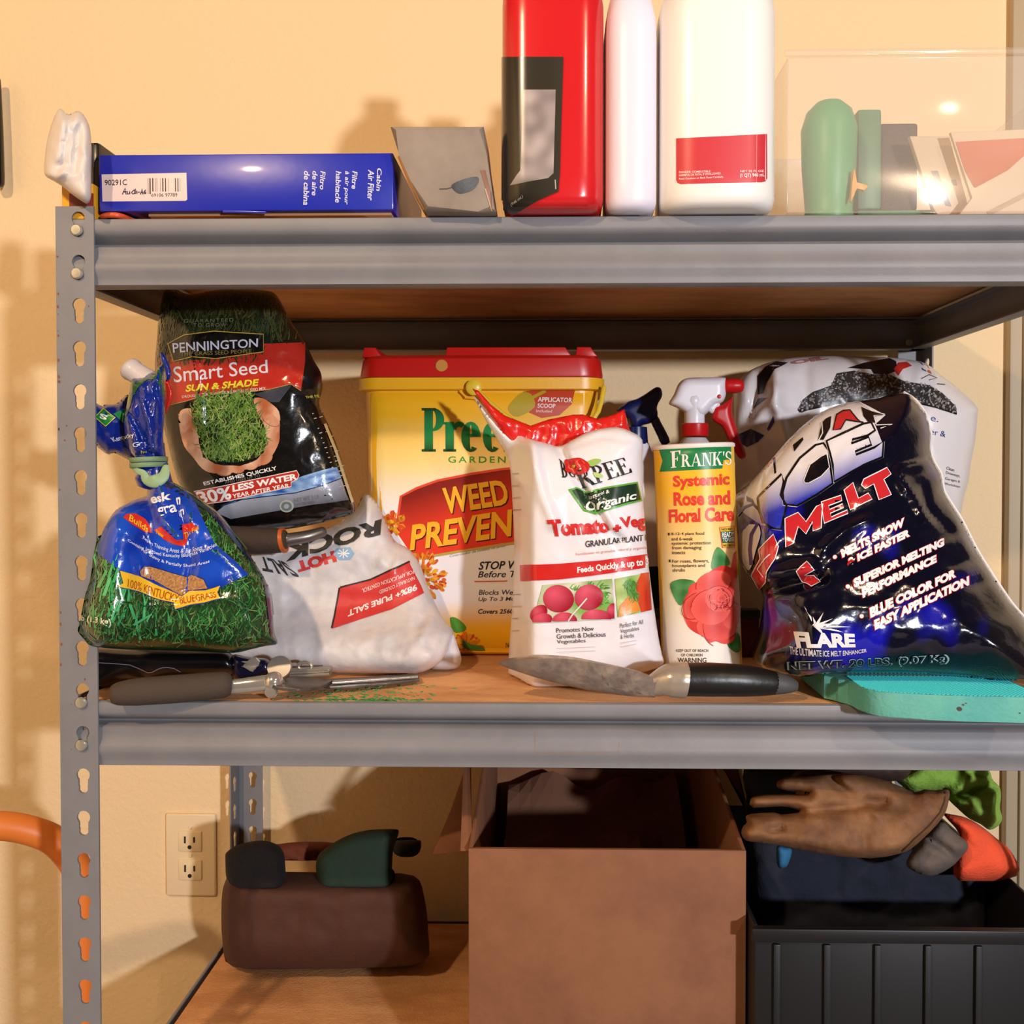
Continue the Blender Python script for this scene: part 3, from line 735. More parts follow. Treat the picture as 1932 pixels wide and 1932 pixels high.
# picture: turf held in two hands
skin = lambda x, y: mixc('#e8bd9c', '#b0643f', .5 + 1.0 * noise.noise((x * .035, y * .022, 2)) + .25 * noise.noise((x * .12, y * .12, 6)))
P.poly(n5([(285, 1256), (290, 1150), (340, 1115), (410, 1120)]) + n6([(240, 0), (260, 130), (290, 330), (420, 460), (640, 480), (580, 540), (400, 545), (300, 500), (220, 400), (140, 300), (100, 150), (85, 0)]), skin, 2, 'printed_picture', sm=3)
P.poly(n5([(960, 1030), (1040, 1020), (1120, 1070), (1190, 1140), (1205, 1256)]) + n6([(1010, 60), (1005, 150), (1000, 260), (940, 380), (850, 470), (700, 510), (600, 530), (640, 480), (800, 420), (880, 260), (860, 100), (800, 0)]), skin, 2, 'printed_picture', sm=3)
for a_, b_, r_, t_ in ((630, 515, 55, -8), (755, 478, 60, -15), (880, 420, 70, -35), (500, 530, 70, 4), (930, 60, 85, 30)):
    c0 = n6([(a_, b_)])[0]; P.poly(ell(c0[0], c0[1], r_ / 4.83, r_ / 8.5, t_, 14), skin, 3, 'printed_picture', 0)
    P.line(ell(c0[0], c0[1], r_ / 4.83, r_ / 8.5, t_, 10, 0, 150), 1, '#9c5a3c', 4, 'printed_picture', 0)
turf = n5([(430, 1020), (600, 985), (950, 975), (960, 1050), (1010, 1256)]) + n6([(830, 60), (890, 240), (860, 360), (760, 420), (600, 450), (420, 440), (310, 400), (290, 270), (230, 100), (210, 0)])
P.poly(turf, '#1f2a12', 3, 'printed_picture')
P.blades(turf, 1100, (8, 22), (80, 40), [('#4f7a2a', '#86a04a'), ('#2f5a1c', '#5d8a32'), ('#a9b46a', '#5a7a34')], 2.0, 4, seed=5)
P.poly(n5([(965, 985), (1250, 905), (1310, 900), (1190, 1060), (1120, 1060), (1040, 1015)]), '#3a3d48', 1.5, 'printed_picture')
# water strip
wat = n6([(390, 880), (600, 780), (900, 690), (1150, 590), (1300, 545), (1420, 510), (1520, 490), (1560, 590), (1400, 650), (1150, 720), (900, 750), (650, 780), (500, 840)])
P.poly(wat, lambda x, y: mixc('#12429a', '#9cc4ee', .55 + .9 * noise.noise((x * .05, y * .16, 4))), 1, 'printed_picture', 4)
P.poly(n6([(500, 840), (700, 775), (950, 745), (1200, 705), (1400, 650), (1560, 595), (1600, 720), (1630, 790), (1300, 830), (900, 900), (560, 960), (420, 900)]), lambda x, y: mixc('#9aa0b2', '#141416', (y + (x - 450) * .22 - 950) / 55), 1, 'printed_picture', 7)
P.line(n6([(380, 885), (600, 790), (900, 752), (1150, 722), (1400, 655), (1560, 592)]), 1.6, '#0c1630', 2, 'printed_picture')
P.text('ESTABLISHES QUICKLY', n6([(310, 625), (975, 480), (985, 520), (325, 662)]), '#ece8e6', 3, .025)
P.text('AND USES UP TO', n6([(505, 618), (828, 555), (830, 580), (510, 642)]), '#77706a', 3, 0)
rb = n6([(230, 710), (520, 655), (830, 590), (1160, 520), (1182, 560), (1165, 600), (1110, 625), (1110, 665), (800, 735), (560, 790), (330, 825), (290, 790)])
P.poly(rb, '#b8342a', 3, 'printed_band'); P.line(rb, 1.6, '#e8d6d0', 4, 'printed_band', closed=True)
P.text('30%', n6([(240, 715), (560, 660), (570, 780), (300, 822)]), '#f3eeec', 4, .03)
P.text('LESS WATER', n6([(575, 655), (1160, 545), (1168, 600), (580, 715)]), '#f3eeec', 4, .04)
P.text('YEAR AFTER YEAR', n6([(575, 735), (1090, 635), (1095, 672), (580, 772)]), '#f3eeec', 4, .02)
P.text('NET WT 3 LB', n6([(1135, 770), (1360, 735), (1362, 772), (1138, 808)]), '#77757a', 3, .02)
P.text('COATED SEED', n6([(1140, 818), (1320, 790), (1322, 812), (1142, 838)]), '#6a686c', 3, .0)
c0 = n6([(1068, 842)])[0]
P.poly(ell(c0[0], c0[1], 13.5, 11.5), '#a9b3ae', 2, 'printed_seal', 0); P.poly(ell(c0[0], c0[1], 10, 8.6), '#6a7a78', 3, 'printed_seal', 0); P.poly(ell(c0[0], c0[1], 5, 4.5), '#a7a9b8', 4, 'printed_seal', 0)
# side gusset: small text block, a yellow strip
P.text('THE FIE', n5([(1425, 1000), (1545, 985), (1555, 1010), (1430, 1022)]), '#c8b84a', 3, .01)
for k in range(17):
    y = 770 + k * 9.2; xx = 585 + (y - 770) * .36
    P.line([(xx, y + 2), (xx + 22 - (k % 3) * 3, y - 2)], 1.5, '#bdb7a2', 3, 'printed_small_lines', 0)
P.line([(612, 800), (632, 850), (648, 900), (664, 948)], 5, '#c3a878', 2, 'printed_edge')
P.finish()

# ------------------------------------------------ bluegrass seed bag tied at the neck (front left)
m_grn = mat('green_film', '#1c4a26', **film); m_blu = mat('blue_film', '#0b2684', rough=.2, bump=(70, 1.0, 5), coat=.4)
ken = thing('grass_seed_bag', 'shiny blue and green grass seed bag tied at the neck beside the post', 'bag', at(330, 1226, .03))
def kenY(x, y): return -.0035 + .036 * sstep(190, 290, x)
kO = [(276, 893), (279, 915), (277, 936), (250, 945), (218, 963), (196, 998), (184, 1040), (177, 1088), (167, 1120), (157, 1168), (154, 1188), (168, 1207), (184, 1220), (230, 1225), (300, 1227), (380, 1229), (440, 1232), (478, 1224), (500, 1219), (524, 1214), (517, 1190), (513, 1130), (501, 1095), (480, 1060), (450, 1015), (415, 970), (375, 940), (340, 917), (318, 905), (311, 892)]
kb = soft('bag', kO, m_grn, ken, kenY, .046, 80, Tb=.035, step=5, wr=crinkle(.022, .0016, 21), fix=lambda v: setattr(v, 'y', min(v.y, -.0012)) if v.x < XP + .036 else None, cr=[
    (cB([(1090, 480), (1180, 680), (1300, 830)]), .005, 6), (cB([(1250, 500), (1330, 700), (1380, 800)]), -.006, 6), (cB([(1350, 520), (1400, 700)]), .004, 6), (cB([(1380, 800), (1400, 1000), (1360, 1200)]), -.004, 8),
    (cB([(860, 760), (1000, 830), (1100, 960)]), .003, 7), (cB([(1530, 900), (1800, 1100)]), .003, 7), (cB([(930, 1290), (1200, 1340), (1500, 1300), (1740, 1270)]), .004, 9), (cB([(1700, 1150), (1760, 1320), (1830, 1480)]), .003, 6)])
P = Print(kb, ken, pfilm)
lawn = cB([(705, 960), (830, 990), (1000, 1200), (1300, 1320), (1600, 1270), (1640, 1100), (1460, 700), (1360, 520), (1500, 600), (1700, 850), (1880, 1080), (1932, 1240)]) + [(511, 1180), (500, 1212), (440, 1224), (300, 1220), (190, 1214), (160, 1190), (160, 1165), (176, 1100)]
P.poly(lawn, lambda x, y: mixc('#274a24', '#161d10', .5 + .8 * noise.noise((x * .03, y * .03, 1))), 0, 'printed_picture', 8)
P.blades(lawn, 1300, (10, 30), (80, 34), [('#2f7a36', '#4fae5a'), ('#1c4f28', '#2f7a3c'), ('#7f9a56', '#35603a'), ('#123418', '#1f5a2a')], 2.4, 1, seed=8)
P.blades(cB([(700, 1000), (820, 1000), (1100, 1500), (1500, 1500), (1500, 1600), (650, 1580)]), 46, (40, 75), (86, 10), [('#2c9a52', '#58c07a')], 5.5, 2, seed=9)
P.poly([(278, 938), (250, 947), (219, 966), (197, 1000), (185, 1040), (190, 1046), (228, 1078), (260, 1092), (300, 1108), (345, 1126), (380, 1120), (414, 1111), (467, 1084), (440, 1058), (405, 1028), (384, 985), (368, 950), (352, 928), (330, 915), (312, 906), (280, 905)], lambda x, y: mixc('#0a2f9e', '#1a50c8', .5 + noise.noise((x * .02, y * .02, 7))), 3, 'printed_field')
P.line(cB([(1200, 440), (1370, 520), (1540, 640), (1700, 830), (1850, 1010), (1932, 1120)]) + [(506, 1130), (512, 1180), (519, 1212)], 11, '#16204e', 3, 'printed_edge')
P.line(cB([(1240, 430), (1400, 520), (1580, 655), (1740, 850), (1890, 1040)]), 2, '#8fae5c', 3, 'printed_edge')
seed = cB([(1010, 1075), (1040, 1040), (1100, 1035), (1330, 1105), (1370, 1115), (1400, 1095), (1490, 1130), (1520, 1200), (1370, 1215), (1330, 1255), (1280, 1225), (1150, 1150), (1020, 1110)])
P.poly(seed, lambda x, y: mixc('#8f5e34', '#cf9c66', .5 + 1.1 * noise.noise((x * .45, y * .45, 3))), 4, 'printed_window', 2.5, sm=0)
P.line(seed, 1.2, '#0a1f5e', 5, 'printed_window', closed=True)
rib = cB([(870, 1068), (1000, 1105), (1150, 1170), (1280, 1225), (1330, 1255), (1390, 1215), (1500, 1210), (1610, 1175), (1592, 1230), (1610, 1275), (1500, 1300), (1400, 1315), (1340, 1330), (1280, 1345), (1270, 1310), (1130, 1270), (1000, 1220), (850, 1185), (890, 1160)])
P.poly(rib, '#eebb2c', 5, 'printed_ribbon', 6); P.line(rib, 1.2, '#2a3f8f', 6, 'printed_ribbon', closed=True)
P.text('100% KENTUCKY', cB([(925, 1128), (1315, 1245), (1300, 1310), (920, 1188)]), '#a8471c', 7, .004)
P.text('BLUEGRASS', cB([(1315, 1265), (1575, 1222), (1585, 1270), (1318, 1318)]), '#a8471c', 7, .004)
P.poly(cB([(900, 690), (920, 665), (985, 660), (1060, 700), (1105, 760), (1108, 795), (1050, 790), (960, 740)]), '#cf3022', 5, 'printed_tag')
P.text('Builds', cB([(945, 668), (1085, 755), (1075, 795), (935, 712)]), '#eab92e', 6, .015)
P.poly(cB([(1130, 775), (1190, 745), (1290, 840), (1330, 840), (1320, 740), (1400, 715), (1450, 775), (1380, 790), (1345, 895), (1260, 870), (1200, 840)]), '#cf3022', 5, 'printed_tag')
P.text('New', cB([(1150, 770), (1200, 800), (1195, 830), (1145, 800)]), '#eab92e', 6, .01); P.text('Thick Full', cB([(1330, 800), (1445, 740), (1450, 775), (1340, 845)]), '#eab92e', 6, .01)
P.text('esk', cB([(1100, 520), (1235, 500), (1240, 560), (1120, 590)]), '#e9ebf3', 6, .03); P.text('gra', cB([(1150, 620), (1270, 590), (1290, 670), (1170, 690)]), '#e9ebf3', 6, .02)
P.text('n', cB([(1290, 545), (1320, 540), (1325, 590), (1300, 595)]), '#e9ebf3', 6, .03); P.text('en', cB([(1290, 640), (1350, 620), (1355, 660), (1300, 690)]), '#e9ebf3', 6, .02)
P.text('Repairs Thinning Areas & Bare Spots', cB([(1035, 815), (1480, 880), (1478, 925), (1030, 848)]), '#e3e6f2', 6, .004, arc=-14)
P.text('Contains Improved Kentucky Bluegrass Varieties', cB([(930, 830), (1570, 870), (1575, 905), (930, 862)]), '#e3e6f2', 6, .004, arc=-24)
P.text('For Sunny & Partially Shaded Areas', cB([(1030, 895), (1530, 985), (1530, 1015), (1030, 925)]), '#e3e6f2', 6, .006, arc=-18)
P.text('lb (1.3 kg)', cB([(598, 1392), (810, 1420), (805, 1475), (596, 1445)]), '#dfe3c8', 6, .02)
P.finish()
# gathered neck and the flared top above the tie
tube('neck', [at(290, 905, .02), at(291, 888, .02), at(287, 868, .022), at(280, 845, .024)], [.016, .0125, .0118, .014], m_blu, ken, seg=18)
l1 = soft('ruffle', n7([(665, 410), (760, 400), (900, 350), (1060, 220), (1105, 170), (1120, 300), (1130, 600), (1115, 900), (1100, 1200), (1090, 1490), (900, 1500), (690, 1490), (590, 1300), (540, 1020), (580, 800), (620, 600)]), m_blu, ken, .022, .016, 22, step=4, wr=crinkle(.035, .005, 31, 1.6, .5, 15), cr=[(n7([(640, 900), (800, 1200), (900, 1480)]), -.006, 4), (n7([(800, 700), (900, 1000), (960, 1400)]), .004, 4), (n7([(1000, 500), (1040, 900), (1020, 1450)]), -.004, 4)])
l2 = soft('ruffle', n7([(20, 700), (140, 740), (250, 790), (280, 765), (430, 760), (520, 690), (600, 630), (640, 700), (640, 1000), (760, 1300), (760, 1500), (660, 1560), (430, 1450), (320, 1465), (200, 1380), (130, 1320), (0, 1330), (0, 900)]), m_blu, ken, .05, .012, 20, step=5, wr=crinkle(.03, .003, 33, 1.6, .5, -30))
soft('ruffle', n7([(1110, 440), (1180, 420), (1230, 540), (1255, 600), (1230, 720), (1160, 850), (1125, 890), (1115, 650)]), mat('red_film', '#c8281c', **film), ken, .05, .004, 8, step=4)
soft('ruffle', n7([(1060, 40), (1110, 60), (1170, 180), (1215, 330), (1200, 400), (1140, 440), (1120, 300), (1070, 180)]), m_blu, ken, .046, .004, 8, step=4)
rl = at(243, 694, .035), at(283, 722, .03)
dr = (rl[1] - rl[0]).normalized(); Mz = Matrix.Translation(rl[0]) @ dr.to_track_quat('Z', 'Y').to_matrix().to_4x4()
lathe('rolled_edge', [(.0092, 0), (.0102, .001), (.0105, .004), (.0096, .008), (.0110, .026), (.010, .026), (.0086, .008), (.0088, 0)], Mz, mat('film_white_side', '#cfc3c0', .35, bump=(200, .2)), ken, seg=22)
lathe('rolled_edge', [(.0085, .0005), (.0085, .010), (0, .010), (0, .0095), (.0078, .0095), (.0078, .0005)], Mz, mat('film_purple_side', '#2a1f33', .4), ken, seg=22)
P = Print([l1, l2], ken, pfilm, name='printed_ruffle')
P.poly(n7([(665, 415), (760, 405), (900, 355), (1060, 225), (1100, 180), (1118, 300), (1125, 620), (1060, 640), (1040, 480), (960, 420), (880, 420), (760, 520), (680, 640), (640, 800), (570, 960), (600, 740)]), '#2b5c30', 0, 'printed_picture')
P.poly(n7([(145, 940), (270, 830), (330, 880), (430, 950), (300, 1070)]), '#1f8038', 1, 'printed_tag'); P.line(n7([(145, 940), (270, 830), (330, 880), (430, 950), (300, 1070)]), 1.5, '#d8cf3c', 2, 'printed_tag', closed=True)
P.text('S', n7([(220, 890), (330, 930), (310, 990), (215, 960)]), '#e8ece4', 3, .04)
P.poly(n7([(400, 900), (560, 820), (545, 1020), (510, 1000), (450, 940)]), '#2f9a52', 1, 'printed_tag')
P.text('Kentucky', n7([(365, 1230), (690, 1160), (710, 1235), (430, 1310)]), '#d9dce8', 3, .02); P.text('Gr', n7([(680, 1300), (800, 1280), (800, 1340), (690, 1365)]), '#d9dce8', 3, .01)
P.text('hu', n7([(790, 1405), (860, 1395), (860, 1430), (790, 1445)]), '#d8cf3c', 3, .01)
P.finish()
# rubber wristband that closes the neck
wb = thing('rubber_band', 'pale green rubber wristband twisted round the neck of the seed bag', 'rubber band', at(285, 880, .02))
m_rb = mat('sage_rubber', '#74906a', .55)
cN = at(281, 872, .02)
for k in (0, 1):
    cz = cN + Vector((0, 0, .0022 - .0048 * k))
    lathe('band_loop', [(.0150, .0022), (.0156, .0018), (.0156, -.0018), (.0150, -.0022), (.0144, 0), (.0150, .0022)], Matrix.Translation(cz) @ Matrix.Rotation(R_(-3), 4, 'Y'), m_rb, wb, seg=36, sx=1.0, sy=1.1, ang=R_(80))
tube('band_loop', [at(252, 880, .01), at(258, 888, .004), at(270, 893, .003), at(277, 905, .003), at(292, 908, .001), at(308, 898, .004), at(313, 880, .008)], [.0025, .0025, .003, .0045, .0058, .0052, .003], mat('sage_rubber_light', '#8fae84', .5), wb, flat=.3, seg=14)

# ------------------------------------------------ white plant food pouch with torn-open red top
m_wf = mat('white_film', '#e9e6ec', .3, bump=(55, .3, 3), coat=.2)
m_rf = mat('red_pouch_film', '#d01f1a', .25, bump=(60, .5, 4), coat=.3)
tom = thing('plant_food_bag', 'white standing plant food bag with radish picture and open red top', 'bag', at(1100, 1304, .07))
def tomY(x, y): return .072 + .045 * sstep(1010, 962, x) + .012 * sstep(1000, 820, y)
tO = [(893, 745), (922, 778), (945, 798), (966, 812), (990, 825), (1030, 836), (1056, 842), (1080, 830), (1110, 815), (1140, 808), (1165, 806), (1190, 814), (1212, 830), (1211, 870), (1213, 930), (1218, 1000), (1222, 1050), (1229, 1110), (1236, 1160), (1242, 1200), (1249, 1235), (1252, 1252), (1235, 1262), (1190, 1275), (1150, 1292), (1120, 1304), (1060, 1306), (1010, 1302), (980, 1293), (962, 1280), (959, 1262), (961, 1220), (966, 1150), (969, 1090), (970, 1020), (967, 950), (963, 890), (957, 862), (942, 836), (924, 806), (904, 770)]
tb_ = soft('pouch', tO, m_wf, tom, tomY, .026, 70, Tb=.035, zmin=.0006, step=5, sm=3, wr=crinkle(.012, .0018, 41), cr=[
    (cH([(400, 180), (430, 400), (480, 600), (560, 800)]), .006, 12), (cH([(600, 240), (700, 420), (800, 600), (960, 850), (1050, 930)]), -.007, 9), (cH([(640, 220), (760, 420), (860, 600), (1000, 850)]), .005, 8),
    (cH([(330, 500), (320, 1100), (350, 1500)]), .004, 6), (cH([(620, 210), (800, 150), (1000, 100), (1180, 170)]), .0025, 5), (cH([(640, 260), (900, 170), (1180, 210)]), -.002, 4)])
soft('back_panel', cG([(-35, 1635), (10, 1650), (100, 1750), (200, 1830), (390, 1905), (520, 1860), (700, 1825), (770, 1823), (880, 1855), (980, 1830), (1075, 1785), (1110, 1930)]) + [(1200, 830), (1210, 870), (1150, 900), (1000, 880), (975, 860), (945, 815)], m_rf, tom, .115, .004, 12, Tb=.004, step=5, sm=0, wr=crinkle(.03, .004, 44))
P = Print(tb_, tom, pfilm if False else mat('pouch_print', attr=True, rough=.3, bump=(55, .3, 3), coat=.2), lift=.0007)
P.poly(cH([(105, -5), (40, -100), (-20, -150), (60, -70), (240, 40), (380, 130), (330, 100), (200, 20)]), '#d01f1a', 1, 'printed_band')
P.poly(cH([(318, 1105), (600, 1095), (900, 1070), (1240, 1025), (1258, 1120), (900, 1175), (600, 1210), (320, 1222)]), '#cf2622', 1, 'printed_band', 8)
P.text('Feeds Quickly & up to 3', cH([(730, 1120), (1240, 1050), (1245, 1120), (732, 1175)]), '#f4eeee', 2, .03)
P.text('Tomato', cH([(512, 775), (962, 765), (965, 872), (540, 900)]), '#cf2a26', 2, .05)
P.text('+', cH([(990, 815), (1045, 808), (1050, 855), (995, 862)]), '#cf2a26', 2, .08)
P.text('Veg', cH([(1035, 760), (1215, 735), (1225, 860), (1060, 850)]), '#cf2a26', 2, .04)
P.text('GRANULAR PLANT F', cH([(790, 930), (1240, 880), (1240, 925), (792, 976)]), '#2c282e', 2, .01)
P.text('Fertilizante en granulos natural y organico', cH([(720, 1018), (1240, 965), (1240, 992), (722, 1040)]), '#d8837c', 2, 0, .2)
# logo: serif letters, red bloom, two leaves
P.glyphs(serif('BU', .17, .06), cH([(595, 335), (690, 420), (730, 470), (620, 470)]), '#1d1a1c', 2)
P.glyphs(serif('RPEE', .16, .02), cH([(715, 420), (1075, 320), (1130, 430), (765, 550)]), '#1d1a1c', 2)
P.poly(cH([(800, 360), (850, 335), (905, 340), (880, 370), (840, 390), (810, 380)]), '#9bbf5c', 3, 'printed_picture', sm=3); P.poly(cH([(850, 430), (915, 450), (900, 470), (860, 465)]), '#b9cf7c', 3, 'printed_picture', sm=3)
P.poly(cH([(640, 345), (700, 330), (760, 335), (815, 370), (815, 410), (780, 440), (700, 445), (660, 420), (635, 380)]), '#c5201d', 4, 'printed_picture', sm=3)
for dx, dy in ((-40, -20), (35, -15), (-10, 35), (45, 25), (-50, 20)):
    c0 = cH([(718 + dx, 385 + dy)])[0]; P.poly(ell(c0[0], c0[1], 9, 7, dx, 12), mixc('#c5201d', '#e2453c', .5 + dx / 100), 5, 'printed_picture', 0)
c0 = cH([(716, 384)])[0]; P.poly(ell(c0[0], c0[1], 3.2, 3, 0, 10), '#d9b33a', 6, 'printed_picture', 0)
og = cH([(665, 555), (720, 540), (800, 570), (950, 535), (1165, 498), (1198, 640), (1080, 670), (930, 715), (860, 740), (775, 712)])
P.poly(og, '#5da83a', 2, 'printed_tag'); P.poly(cH([(690, 562), (722, 552), (795, 582), (950, 548), (1158, 512), (1185, 630), (1075, 656), (925, 700), (862, 722), (782, 698)]), '#14321d', 3, 'printed_tag')
P.text('Natural &', cH([(798, 604), (962, 556), (966, 582), (804, 632)]), '#eef0ea', 4, .012, .1); P.text('Organic', cH([(775, 652), (1150, 572), (1156, 640), (805, 745)]), '#eef0ea', 6, .025, .15, step=4)
# radishes and carrots
P.poly(cH([(480, 1250), (985, 1205), (1003, 1495), (410, 1530)]), lambda x, y: mixc('#e9e2d6', '#7fae48', .25 + .9 * noise.noise((x * .03, y * .03, 5)) + (x - 1010) / 260), 2, 'printed_picture', 7)
P.blades(cH([(660, 1270), (900, 1250), (935, 1260), (940, 1400), (880, 1420), (700, 1290)]), 130, (6, 16), (20, 30), [('#4f9a2c', '#8cc65a'), ('#2f6e20', '#5da83a')], 3.5, 3, seed=12)
for x, y, a, b, t in ((595, 1350, 112, 100, 10), (815, 1340, 105, 95, -10), (455, 1455, 50, 70, 40), (480, 1500, 70, 45, -10), (640, 1510, 90, 62, 0), (870, 1490, 110, 62, 0), (985, 1440, 38, 60, 15)):
    c0 = cH([(x, y)])[0]
    clipped = [(px_, min(py_, cH([(0, 1524 - (x - 450) * .06)])[0][1])) for px_, py_ in ell(c0[0], c0[1], a / 3.864, b / 3.864, t, 26)]
    clipped = [(min(px_, cH([(1001, 0)])[0][0]), py_) for px_, py_ in clipped]
    P.poly(clipped, lambda X, Y_, c0=c0, a=a: mixc('#e05a72', '#a3122c', math.hypot(X - c0[0] + a * .08, Y_ - c0[1] + a * .08) / (a / 3.0)), 4 + (y - 1340) * .004, 'printed_picture', 5)
P.line(cH([(800, 1345), (745, 1410), (700, 1460), (665, 1512)]), 2.6, '#efe0d8', 6, 'printed_picture')
P.poly(cH([(1005, 1205), (1240, 1160), (1262, 1435), (1025, 1485)]), lambda x, y: mixc('#c9d48a', '#6aa338', .5 + noise.noise((x * .04, y * .04, 9))), 2, 'printed_picture', 7)
P.poly(cH([(1190, 1165), (1245, 1158), (1266, 1432), (1190, 1450), (1170, 1380), (1150, 1250)]), lambda x, y: mixc('#e0512a', '#b52a1c', .5 + noise.noise((x * .06, y * .02, 9))), 3, 'printed_picture', 7)
P.poly(cH([(1028, 1483), (1040, 1400), (1110, 1320), (1150, 1330), (1180, 1440)]), lambda x, y: mixc('#f0a032', '#e06a22', .5 + noise.noise((x * .06, y * .03, 3))), 4, 'printed_picture', 7)
P.blades(cH([(1085, 1210), (1140, 1200), (1170, 1370), (1130, 1350), (1070, 1250)]), 70, (6, 14), (-70, 25), [('#3f7a2c', '#6aa34a')], 3, 5, seed=13)
P.text('Promotes New', cH([(578, 1565), (852, 1550), (852, 1582), (580, 1598)]), '#4a464e', 2, .003)
P.text('Growth & Delicious', cH([(580, 1608), (938, 1590), (938, 1625), (582, 1642)]), '#4a464e', 2, .003)
P.text('Vegetables', cH([(582, 1650), (792, 1640), (792, 1675), (584, 1685)]), '#4a464e', 2, .003)
P.text('Perfect for All', cH([(1042, 1530), (1205, 1502), (1205, 1535), (1042, 1562)]), '#5a565e', 2, 0)
P.text('Vegetables', cH([(1045, 1572), (1178, 1550), (1178, 1588), (1045, 1610)]), '#5a565e', 2, 0)
P.text('& Herbs', cH([(1045, 1612), (1142, 1598), (1142, 1630), (1045, 1645)]), '#5a565e', 2, 0)
for k in range(14):
    y = 440 + k * 88; P.line(cH([(262, y), (262 + 45 + (k % 4) * 8, y - 4)]), 1.2, '#c99a94' if k % 3 else '#8d878c', 2, 'printed_small_lines', 0)
for y in (1712, 1740): P.line(cH([(582, y), (860, y - 12)]), 1.0, '#cdb8b8', 2, 'printed_small_lines', 0)
for y in (1672, 1700): P.line(cH([(1045, y), (1160, y - 20)]), 1.0, '#cdb8b8', 2, 'printed_small_lines', 0)
P.finish()

# ------------------------------------------------ yellow shaker canister
CY = .105; cr_ = .0387
base = at(1325, 1290, CY); base.z = 0
topc = at(1308, 838, CY); ax = (topc - Vector((base.x, CY, 0))); hc = ax.length
M = Matrix.Translation((base.x, CY, .0)) @ ax.to_track_quat('Z', 'Y').to_matrix().to_4x4()
can = thing('shaker_canister', 'yellow cardboard rose care canister with green name band and red rose', 'canister', (base.x, CY, 0))
cb = lathe('canister_body', [(0, .001), (cr_ - .0015, .001), (cr_, .002)] + [(cr_, .002 + (hc - .0055) * i / 30) for i in range(1, 31)] + [(0, hc - .0035)], M, mat('canister_card', '#f0bf3a', .42), can, seg=96)
lathe('top_rim', [(0, hc - .0045), (cr_ + .0005, hc - .0045), (cr_ + .0011, hc - .0035), (cr_ + .0009, hc - .001), (cr_ - .001, hc), (cr_ - .002, hc - .002), (0, hc - .002)], M, mat('rim_card', '#e9e2dc', .5), can, seg=64)
P = Print(cb, can, pflat)
P.poly(rect(1230, 850, 1410, 1310), lambda x, y: mixc('#f4bb28', '#f1e3bd', (y - 930) / 190) if y < 1120 else mixc('#f1e3bd', '#efe9e0', (y - 1120) / 80), 0, 'label_field', 9)
P.poly(cH([(1330, 268), (1850, 238), (1850, 335), (1795, 340), (1785, 402), (1335, 425), (1355, 345)]), '#0e7a42', 1, 'label_band')
P.glyphs(serif("F", .19, .04), cH([(1412, 280), (1485, 272), (1480, 392), (1418, 397)]), '#f0ece6', 2)
P.glyphs(serif("RANK'S", .18, .02), cH([(1490, 300), (1850, 275), (1850, 375), (1490, 390)]), '#f0ece6', 2)
for w_, q in (('Systemic', [(1430, 455), (1835, 430), (1838, 545), (1435, 560)]), ('Rose and', [(1435, 575), (1840, 560), (1842, 665), (1438, 675)]), ('Floral Care', [(1400, 700), (1866, 675), (1868, 785), (1402, 798)])):
    P.text(w_, cH(q), '#dd3a2c', 2, .035)
for w_, q in (('8-12-4 plant food', [(1420, 868), (1655, 862), (1655, 892), (1420, 892)]), ('and 6-week', [(1421, 902), (1575, 900), (1575, 926), (1421, 926)]), ('systemic protection', [(1422, 936), (1702, 930), (1702, 962), (1422, 964)]), ('from damaging', [(1424, 968), (1636, 964), (1636, 996), (1424, 998)]), ('insects', [(1425, 1002), (1520, 1000), (1520, 1025), (1425, 1026)]),
              ('For roses, flowers,', [(1425, 1065), (1690, 1060), (1690, 1090), (1425, 1092)]), ('houseplants and', [(1426, 1098), (1662, 1095), (1662, 1125), (1426, 1126)]), ('shrubs', [(1428, 1130), (1518, 1128), (1518, 1152), (1428, 1154)]),
              ('KEEP OUT OF REACH', [(1455, 1718), (1685, 1718), (1685, 1738), (1455, 1738)]), ('OF CHILDREN', [(1490, 1750), (1644, 1750), (1644, 1770), (1490, 1770)]), ('WARNING', [(1466, 1780), (1672, 1780), (1672, 1815), (1466, 1815)])):
    P.text(w_, cH(q), '#3f3528', 2, .008 if w_ != 'WARNING' else .012)
for q in ([(1396, 870), (1408, 869), (1408, 888), (1396, 889)], [(1402, 1065), (1414, 1064), (1414, 1083), (1402, 1084)]): P.poly(cH(q), '#2a241c', 2, 'label_marks', 0)
P.poly(cH([(1765, 830), (1868, 820), (1872, 975), (1785, 978)]), '#e0b83c', 2, 'label_badge'); P.line(cH([(1765, 830), (1868, 820), (1872, 975), (1785, 978)]), 1.3, '#d6452e', 3, 'label_badge', closed=True)
P.poly(cH([(1772, 862), (1868, 856), (1870, 940), (1780, 944)]), '#1c5a4a', 3, 'label_badge')
P.text('READY', cH([(1780, 868), (1866, 862), (1866, 898), (1782, 902)]), '#eef0ea', 4, .02); P.text('TO USE', cH([(1784, 906), (1866, 902), (1866, 932), (1786, 936)]), '#eef0ea', 4, .02)
P.text('NO MIX', cH([(1778, 838), (1860, 832), (1860, 848), (1780, 854)]), '#4d5a1c', 4, .01); P.text('NO MESS', cH([(1790, 954), (1866, 950), (1866, 966), (1792, 970)]), '#4d5a1c', 4, .01)
